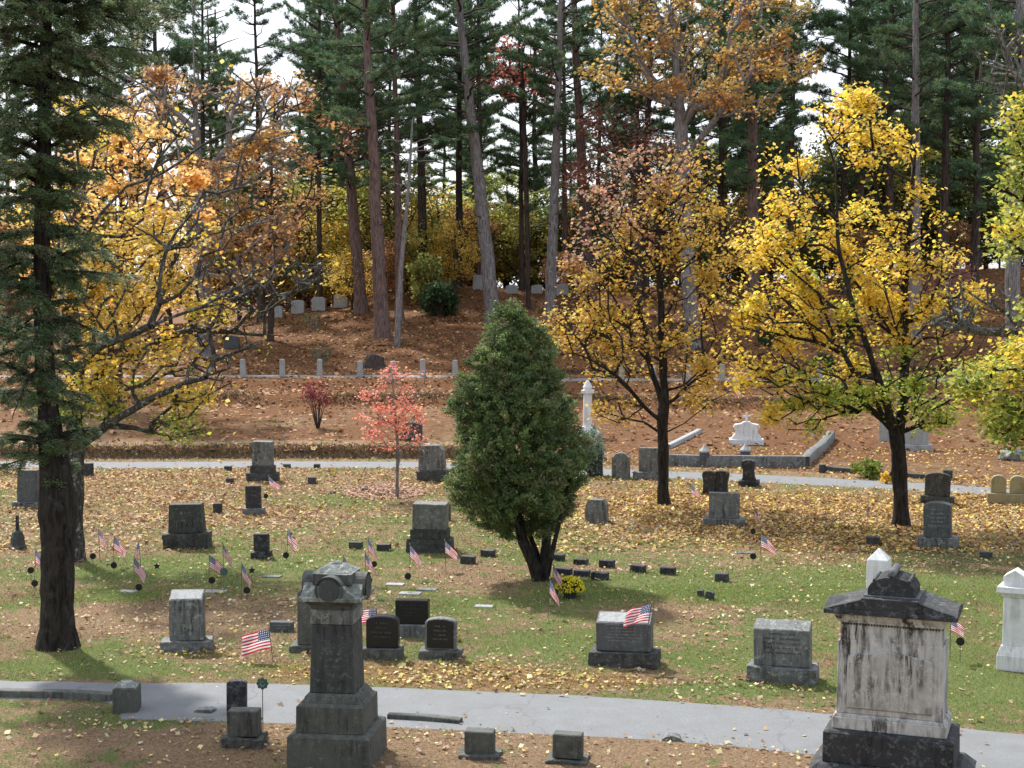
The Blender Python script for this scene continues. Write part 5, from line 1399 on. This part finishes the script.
rows = [(300, 509, 5), (312, 510, 14), (330, 511, 28), (350, 512, 40), (380, 512, 52), (400, 513, 58), (420, 514, 62), (440, 516, 64), (460, 518, 67), (480, 518, 66), (500, 518, 62), (512, 520, 54), (524, 522, 42), (534, 524, 26)]
ry = np.array([r[0] for r in rows]); rc = np.array([r[1] for r in rows]); rw = np.array([r[2] for r in rows])
K = 1700; K_ = []
while len(K_) < K:
    yy = rg.uniform(300, 534); ww = np.interp(yy, ry, rw); 
    if rg.random() > ww / 72: continue
    a = rg.uniform(0, 2 * math.pi); bump = 1 + .16 * math.sin(a * 3 + yy * .06) + .10 * math.sin(a * 5 - yy * .11)
    rr = ww * bump * (rg.random() ** .28) * .93
    # gaps low down where the stems show
    cx_ = np.interp(yy, ry, rc) + rr * math.cos(a); dd = rr * math.sin(a) * s
    if yy > 505 and abs(cx_ - 530) < 16 and dd < 0: continue
    K_.append((cx_, yy, dd))
CC = np.array([LP_(*k) for k in K_])
n = 190000
k = rg.integers(0, K, n)
axis = np.interp(CC[:, 2] + b[2], [0, 6], [.35, .1])
outw = CC.copy(); outw[:, 2] = 0; outw = unit(outw - np.array([LP_(520, 450)[0], 0, 0])); outw[:, 2] = .75; outw = unit(outw)
side = unit(np.cross(outw, rg.normal(size=(K, 3)))); L_ = rg.uniform(.22, .42, K)
u = rg.random(n) ** .8; v = rg.normal(size=n) * .33 * (1 - u * .75)
P = CC[k] + outw[k] * (u * L_[k] - .18)[:, None] + side[k] * (v * L_[k])[:, None] + rg.normal(size=(n, 3)) * .028
P[:, 2] -= .10 * u ** 2
ccol = pick([(.16, .24, .085), (.12, .19, .07), (.21, .29, .10), (.15, .22, .09), (.26, .30, .13)], K, rg, .12)
V, Fc, T = leaves(P, rg.uniform(.04, .085, n), np.clip(ccol[k] * (1 + rg.normal(size=(n, 1)) * .16), 0, 1), rg, aspect=.42, direc=outw[k] + side[k] * v[:, None] * 2)
arr_mesh('foliage', V, Fc, NEEDLE, T, parent=t)

# ------------------------------------------------------------------ big hemlock in the left foreground
rg = np.random.default_rng(95)
b = np.array(G(58, 647)); D = b[1]
t = thing('hemlock_tree', 'dark hemlock with a thick black trunk in the left foreground', 'tree', tuple(b))
def LH(px, py, d=0): return W(px, py, D + d) - b
q = resample([LH(58, 649), LH(58, 640), LH(57, 600), LH(58, 540), LH(57, 490), LH(54, 460), LH(50, 430), LH(45, 370), LH(42, 300), LH(42, 220), LH(44, 140), LH(46, 40), LH(48, -80)], .12)
hz = q[:, 2]; r0 = np.interp(hz, [0, .5, 1.6, 2.6, 3.0, 4, 6, 9, 12], [.285, .27, .275, .29, .245, .17, .14, .11, .06]) * (1 + .45 * np.exp(-np.clip(hz, 0, 9) / .16)) + .035 * np.exp(-((hz - 2.25) / .18) ** 2)
q[0, 2] -= .08
V, Fc = poly_tube(q, r0, 20, rg, .028); arr_mesh('trunk', V, Fc, BARK_DARK, parent=t, smooth=True)
A = []; Bb = []; ra = []; rb = []; SP = []; SD = []; SN = []
def hem_branch(start, d, L, r):
    d = unit(np.array(d, float)); n_ = max(4, int(L / .22)); p = np.array(start, float); side = unit(np.cross(d, [0, 0, 1.]))
    for i in range(n_):
        tt = i / n_; dd = unit(d + np.array([0, 0, .14 - .48 * tt]) + rg.normal(size=3) * .07); nx_ = p + dd * L / n_
        A.append(p); Bb.append(nx_); ra.append(r * (1 - tt) + .005); rb.append(r * (1 - tt - 1 / n_) + .004)
        if tt > .12:
            for sg in (-1, 1):
                if rg.random() < .88:
                    l2 = L * .38 * (1 - tt * .55) * rg.uniform(.6, 1.2); d2 = unit(side * sg + dd * rg.uniform(.35, .8) + rg.normal(size=3) * .30 + np.array([0, 0, -.35]))
                    q2 = p.copy(); m = max(2, int(l2 / .15))
                    for j in range(m):
                        d3 = unit(d2 + np.array([0, 0, -.8 * j / m]) + rg.normal(size=3) * .12); q3 = q2 + d3 * l2 / m
                        A.append(q2); Bb.append(q3); ra.append(.006); rb.append(.004)
                        SP.append(q2); SD.append(d3)
                        q2 = q3
        p = nx_
for hz_ in np.arange(2.9, 12.0, .046):
    base = np.array([np.interp(hz_, q[:, 2], q[:, 0]), np.interp(hz_, q[:, 2], q[:, 1]), hz_])
    a = rg.uniform(0, 2 * math.pi)
    # lean the crown to the left where the photograph shows it
    d = np.array([math.cos(a), math.sin(a), rg.uniform(-.45, .55)])
    low = np.clip((hz_ - 2.9) / 2.0, 0, 1)
    if hz_ < 4.6 and rg.random() < .35: continue
    if rg.random() < .12: continue
    L = rg.uniform(.9, 2.4) * (.36 + .58 * low) * (1.0 if d[0] < 0 else (.50 + .22 * low * (hz_ > 5.2)))
    hem_branch(base, d, L, .022 + .008 * L)
for px, py, dx, L in [(44, 60, 1, 2.0), (44, 20, 1, 2.3), (42, 130, 1, 1.6), (44, 5, 1, 2.3), (42, 180, 1, 1.1), (50, 438, 1, .9), (50, 445, -1, 1.0), (46, 400, -1, 1.5)]:
    for yy in (-.5, .15, .6): hem_branch(LH(px, py), (dx, yy, .15), L, .035)
V, Fc = tubes(np.array(A), np.array(Bb), np.array(ra), np.array(rb), 5); arr_mesh('limbs', V, Fc, BARK_DARK, parent=t, smooth=True)
SP = np.array(SP); SD = np.array(SD); m = len(SP); n = 290000
k = rg.integers(0, m, n); sgn = rg.choice([-1, 1], n)
sd_ = unit(np.cross(SD[k], np.array([0, 0, 1.]) + rg.normal(size=(n, 3)) * .25)) * sgn[:, None]
P = SP[k] + SD[k] * (rg.random(n) * .15)[:, None] + sd_ * (rg.uniform(.0, .09, n))[:, None] + rg.normal(size=(n, 3)) * .018
sc_ = pick([(.16, .24, .11), (.13, .20, .10), (.20, .27, .13), (.28, .30, .18)], m, rg, .12)
V, Fc, T = leaves(P, rg.uniform(.035, .075, n), sc_[k] * (1 + rg.normal(size=(n, 1)) * .15), rg, aspect=.35, direc=sd_ * 1.0 + SD[k] * .9, flat=.8)
arr_mesh('foliage', V, Fc, NEEDLE, T, parent=t)

# ------------------------------------------------------------------ pines
def make_pine(seed, z0, z1, top, r, bark, name='pine_tree', label='', n_tuft=1.0, reach=3.2, dead=10, mult=1):
    rg = np.random.default_rng(seed)
    t = thing(name, label, 'tree')
    z = np.linspace(-.4, top, 46); wob = np.cumsum(rg.normal(size=(46, 2)) * .02, axis=0); wob -= wob[0]
    q = np.stack([wob[:, 0], wob[:, 1], z], 1)
    rad = r * (1 - .80 * np.clip(z / top, 0, 1)) * (1 + .35 * np.exp(-np.clip(z, 0, 9) / .5))
    V, Fc = poly_tube(q, rad, 12, rg, .02); arr_mesh('trunk', V, Fc, bark, parent=t, smooth=True)
    A = []; B_ = []; ra = []; rb = []; TP = []; TD = []
    def limb(zb, L, live):
        a = rg.uniform(0, 2 * math.pi); k = int(np.clip((zb + .4) / (top + .4) * 45, 0, 44)); p = np.array([wob[k, 0], wob[k, 1], zb])
        d = np.array([math.cos(a), math.sin(a), rg.uniform(-.05, .35) + .3 * (zb / top)]); d = unit(d); m = max(3, int(L / .45)); side = unit(np.cross(d, [0, 0, 1.])); r1 = .018 + .012 * L
        for i in range(m):
            tt = i / m; dd = unit(d + np.array([0, 0, .18 * tt - .06]) + rg.normal(size=3) * (.08 if live else .16)); nx_ = p + dd * L / m
            A.append(p); B_.append(nx_); ra.append(r1 * (1 - tt) + .01); rb.append(r1 * (1 - tt - 1 / m) + .008)
            if live and tt > .28:
                for sg in (-1, 1, -1, 1):
                    l2 = L * .30 * (1.15 - tt) * rg.uniform(.5, 1.2); d2 = unit(side * sg + dd * .7 + rg.normal(size=3) * .15 + np.array([0, 0, .10]))
                    pe = p + d2 * l2; A.append(p); B_.append(pe); ra.append(.012); rb.append(.006)
                    for j in range(max(2, int(l2 / .22 * n_tuft))):
                        TP.append(p + d2 * l2 * rg.uniform(.3, 1.05) + rg.normal(size=3) * np.array([.10, .10, .05])); TD.append(d2)
            p = nx_
        if live: TP.append(p); TD.append(d); TP.append(p); TD.append(d)
    zz = z0
    while zz < z1:
        f = (zz - z0) / (top - z0)
        for _ in range(rg.integers(2, 5)):
            L = reach * (.55 + .75 * math.sin(math.pi * min(1, .22 + f * .75))) * rg.uniform(.5, 1.15) * (1 - .4 * max(0, f - .7))
            limb(zz + rg.uniform(-.2, .2), L, rg.random() > .12)
        zz += rg.uniform(.45, .95) * (1.6 if rg.random() < .15 else 1)
    for _ in range(dead): limb(rg.uniform(z0 * .45, z0 + 2), rg.uniform(.6, 2.0), False)
    V, Fc = tubes(np.array(A), np.array(B_), np.array(ra), np.array(rb), 4); arr_mesh('limbs', V, Fc, BARK_SHADE, parent=t, smooth=True)
    TP = np.array(TP); TD = np.array(TD); m = len(TP); per = 16; k = np.repeat(np.arange(m), per); n = len(k)
    dirs = unit(TD[k] * .5 + rg.normal(size=(n, 3)) * .55 + np.array([0, 0, .35]))
    tc_ = pick([(.09, .165, .085), (.07, .135, .08), (.115, .19, .085), (.14, .19, .08)], m, rg, .14)
    V, Fc, T = blades(TP[k] + rg.normal(size=(n, 3)) * .07, dirs, rg.uniform(.16, .30, n), .050, tc_[k] * (1 + rg.normal(size=(n, 1)) * .12), rg)
    arr_mesh('needles', V, Fc, NEEDLE, T, parent=t)
    print('pine', seed, 'tufts', m)
    return t
PV = [make_pine(201, 12.5, 27.5, 28, .40, BARK_PINE), make_pine(202, 8.5, 26.5, 27, .36, BARK_PINE, reach=3.0), make_pine(203, 12, 28.5, 29, .42, BARK_GREY), make_pine(204, 5.5, 23.5, 24, .28, BARK_SHADE, reach=2.6), make_pine(205, 9.5, 27.5, 28, .33, BARK_SHADE, reach=3.4)]
used = set()
def pine(k, px, yb, xtop, wpx, label, group='tall pines of the hilltop wood', D=None, zs=1., fs=1.):
    if D is None: x, y, z = G(px, yb)
    else: x = (px - 512) / F * D; y = D; z = float(h(x, y))
    s = y / F
    r_nat = [.40, .36, .42, .28, .33][k]
    sc = (wpx * s / 2) / r_nat / 1.05; fs = 1.15 if fs == 1. else fs
    lean = math.atan2((xtop - px) * s, (yb - 0) * s)
    rz = rnd.uniform(0, 6.28)
    if k in used: o = copy_tree(PV[k], (x, y, z))
    else: o = PV[k]; used.add(k)
    o.location = (x, y, z)
    o.matrix_basis = Matrix.Translation((x, y, z - .1)) @ Matrix.Rotation(lean, 4, 'Y') @ Matrix.Rotation(rz, 4, 'Z') @ Matrix.Diagonal((sc * fs, sc * fs, zs, 1))
    o['label'] = label; o['category'] = 'tree'; o['group'] = group
    return o
pine(0, 383, 337, 367, 14, 'straight reddish pine with a pale scar at its foot, nearest in the centre-left wood')
pine(1, 362, 312, 340, 12, 'brown pine leaning slightly left, just behind the scarred reddish one')
pine(1, 400, 322, 396, 8, 'thinner brown pine right behind the scarred reddish one')
pine(2, 493, 322, 460, 14, 'grey pine leaning left, the most tilted trunk of the wood')
pine(2, 549, 318, 560, 11, 'straight grey pine right of the leaning one, with foliage clumps low on it')
pine(0, 590, 300, 572, 12, 'red-brown pine behind the left side of the middle maple')
pine(1, 753, 318, 752, 13, 'dark reddish pine between the two yellow maples')
pine(4, 886, 300, 886, 9, 'dark pine rising behind the right maple top')
pine(2, 914, 338, 911, 11, 'grey pine rising through the right side of the right maple crown')
pine(4, 946, 300, 944, 9, 'dark pine between the grey pine and the frame edge')
pine(3, 975, 296, 972, 9, 'dark thin pine near the right edge')
pine(2, 1013, 352, 1010, 15, 'grey pine nearest the right edge, low on the slope')
pine(4, 304, 300, 302, 10, 'thick black pine above the three hilltop stones')
pine(3, 289, 302, 291, 7, 'thin black pine left of the thick black one')
pine(3, 338, 296, 326, 7, 'thin dark pine between the black and the brown pines')
pine(4, 426, 290, 414, 9, 'dark pine just left of the olive shrub')
pine(3, 445, 286, 444, 7, 'slim dark pine rising out of the olive shrub')
pine(3, 476, 286, 470, 6, 'slim dark pine left of the leaning grey pine')
pine(4, 168, 330, 160, 8, 'dark pine left of the big grey oak')
pine(4, 226, 322, 222, 8, 'dark pine right of the big grey oak')
pine(3, 262, 318, 258, 7, 'slim grey pine behind the russet tree')
pine(3, 722, 296, 718, 7, 'black pine behind the orange oak, left of the dark reddish pine')
pine(4, 645, 296, 650, 8, 'dark pine behind the crimson tree')
pine(3, 522, 290, 520, 5, 'thin black trunk left of the straight grey pine')
pine(3, 570, 290, 568, 5, 'thin black trunk right of the straight grey pine')
pine(4, 790, 296, 792, 8, 'dark pine behind the left side of the right maple crown')
pine(3, 842, 292, 846, 7, 'thin dark pine behind the middle of the right maple crown')
prg = random.Random(77)
BACK = []
for i in range(22): BACK.append((prg.uniform(-40, 470), prg.uniform(104, 128), prg.choice([1, 3, 4])))
for i in range(38): BACK.append((prg.uniform(470, 1060), prg.uniform(106, 140), prg.choice([1, 3, 4])))
for px, D, k in BACK:
    pine(k, px, 285, px + prg.uniform(-8, 8), prg.uniform(4.5, 7.5), 'dark slender pine deep in the wood behind the hilltop', 'background pines of the wood', D=D, fs=1.3)
# thin bare pole
rg = np.random.default_rng(120)
x, y, z = G(397, 346); s = y / F
t = thing('dead_sapling', 'thin bare leaning pole tree right of the scarred reddish pine', 'tree', (x, y, z))
q = resample([np.array([0, 0, -.1]), np.array([.25, 0, 4.5]), np.array([.7, 0, 9.]), np.array([.95, 0, 13.])], .5)
V, Fc = poly_tube(q, np.linspace(.20, .05, len(q)), 8, rg, .05); arr_mesh('trunk', V, Fc, BARK_GREY, parent=t, smooth=True)
A = []; B_ = []
for i in range(7):
    zb = rg.uniform(9, 13); a = rg.choice([-1, 1]); p = np.array([np.interp(zb, q[:, 2], q[:, 0]), 0, zb]); 
    for j in range(6):
        nx_ = p + np.array([a * .26, rg.normal() * .12, .10 - .03 * j + rg.normal() * .08]); A.append(p); B_.append(nx_); p = nx_
V, Fc = tubes(np.array(A), np.array(B_), np.full(len(A), .03), np.full(len(A), .02), 5); arr_mesh('limbs', V, Fc, TWIG, parent=t)

# ------------------------------------------------------------------ understorey broadleaf trees behind the crest
def under_variant(seed, cols, hh_, wd, nleaf, leaf=.26):
    rg = np.random.default_rng(seed); K = 130
    q = unit(rg.normal(size=(K, 3))) * rg.uniform(.3, 1, (K, 1)) ** .45
    cl_ = np.stack([q[:, 0] * wd / 2, q[:, 1] * wd / 2, hh_ * (.56 + .42 * q[:, 2])], 1)
    stems = [([np.zeros(3), np.array([.1, 0, hh_ * .3]), np.array([.0, .1, hh_ * .6]), np.array([.2, 0, hh_ * .85])], None), ([np.array([.1, 0, hh_ * .3]), np.array([wd * .2, .3, hh_ * .6])], 1)]
    return leafy_tree('broadleaf_tree', '', 'tree', (0, 0, 0), stems, cl_, rg, .16, cols, nleaf, leaf=leaf, spread=.42, bark=BARK_SHADE, twigs=2, step=.8, tip=.012)
UV_ = {'gold': under_variant(301, [(.84, .60, .10), (.78, .62, .16), (.76, .50, .10)], 9, 7, 3600), 'olive': under_variant(302, OLIVE, 10, 7.5, 4200), 'rust': under_variant(303, RUST + [(.5, .26, .08)], 8.5, 6.5, 3400), 'green': under_variant(304, [(.08, .12, .04), (.12, .16, .05), (.20, .22, .06)], 9, 7, 5200),
       'lime': under_variant(305, [(.50, .56, .14), (.60, .58, .14), (.36, .42, .12)], 13, 8, 6400)}
LAB = {'gold': 'golden yellow understorey tree glowing behind the pine trunks', 'olive': 'olive green understorey tree behind the pine trunks', 'rust': 'rust brown understorey tree behind the pine trunks', 'green': 'dark green understorey tree behind the pine trunks', 'lime': 'light lime-green tree in the gap right of the leaning grey pine'}
uu = set()
def under(kind, px, D, sc, label=None):
    if kind in ('gold', 'rust', 'lime') and D < 120 and sc > .7: D += 8
    x = (px - 512) / F * D; z = float(h(x, D))
    o = UV_[kind] if kind not in uu else copy_tree(UV_[kind], (0, 0, 0)); uu.add(kind)
    o.location = (x, D, z - .1); o.rotation_euler = (0, 0, prg.uniform(0, 6.28)); o.scale = (sc, sc, sc * prg.uniform(.85, 1.15))
    o['label'] = label or LAB[kind]; o['group'] = f'{kind} understorey trees'
for kind, px, D, sc in [('gold', 345, 112, .8), ('gold', 385, 118, 1.0), ('gold', 425, 114, .9), ('rust', 410, 125, 1.0), ('gold', 462, 116, .9), ('gold', 330, 124, 1.1), ('olive', 450, 128, 1.2), ('lime', 508, 122, 1.0), ('olive', 485, 118, .8),
                        ('gold', 480, 130, 1.0), ('olive', 530, 116, .8), ('green', 545, 124, 1.1), ('green', 575, 118, 1.0), ('rust', 590, 126, 1.2), ('green', 620, 116, 1.0), ('rust', 700, 112, .9), ('rust', 725, 118, 1.0), ('green', 760, 118, 1.1), ('olive', 800, 122, 1.2),
                        ('green', 850, 116, 1.1), ('green', 900, 114, 1.2), ('rust', 880, 128, 1.1), ('green', 950, 116, 1.3), ('olive', 985, 124, 1.2), ('green', 1010, 112, 1.2), ('green', 1040, 122, 1.3), ('rust', 310, 110, .8), ('rust', 270, 108, .9), ('olive', 240, 114, 1.2),
                        ('gold', 190, 112, 1.2), ('rust', 220, 106, .8), ('gold', 130, 110, 1.2), ('olive', 90, 116, 1.3), ('gold', 50, 112, 1.2), ('rust', 20, 108, 1.1), ('green', 0, 120, 1.4), ('olive', 375, 134, 1.3), ('green', 300, 130, 1.4), ('green', 670, 124, 1.2), ('green', 820, 132, 1.3), ('olive', 740, 134, 1.3), ('green', 640, 136, 1.3), ('gold', 300, 106, 1.1), ('gold', 352, 104, .8), ('gold', 440, 108, 1.0), ('rust', 470, 108, 1.0), ('olive', 395, 110, 1.1), ('gold', 250, 112, 1.3), ('olive', 320, 114, 1.3), ('rust', 360, 116, 1.3), ('gold', 410, 118, 1.3), ('rust', 605, 110, 1.1), ('olive', 690, 112, 1.2), ('rust', 770, 108, 1.1), ('olive', 870, 112, 1.2), ('rust', 930, 112, 1.0)] + [('gold', 352, 103, .55), ('gold', 455, 104, .5), ('olive', 420, 105, .6), ('gold', 505, 112, .9), ('rust', 385, 104, .5)] + [('green' if i % 3 else 'rust', 560 + i * 33 + 9 * (i % 2), 107 + 2.5 * (i % 3), .42 + .05 * (i % 4)) for i in range(15)]:
    under(kind, px, D, sc)
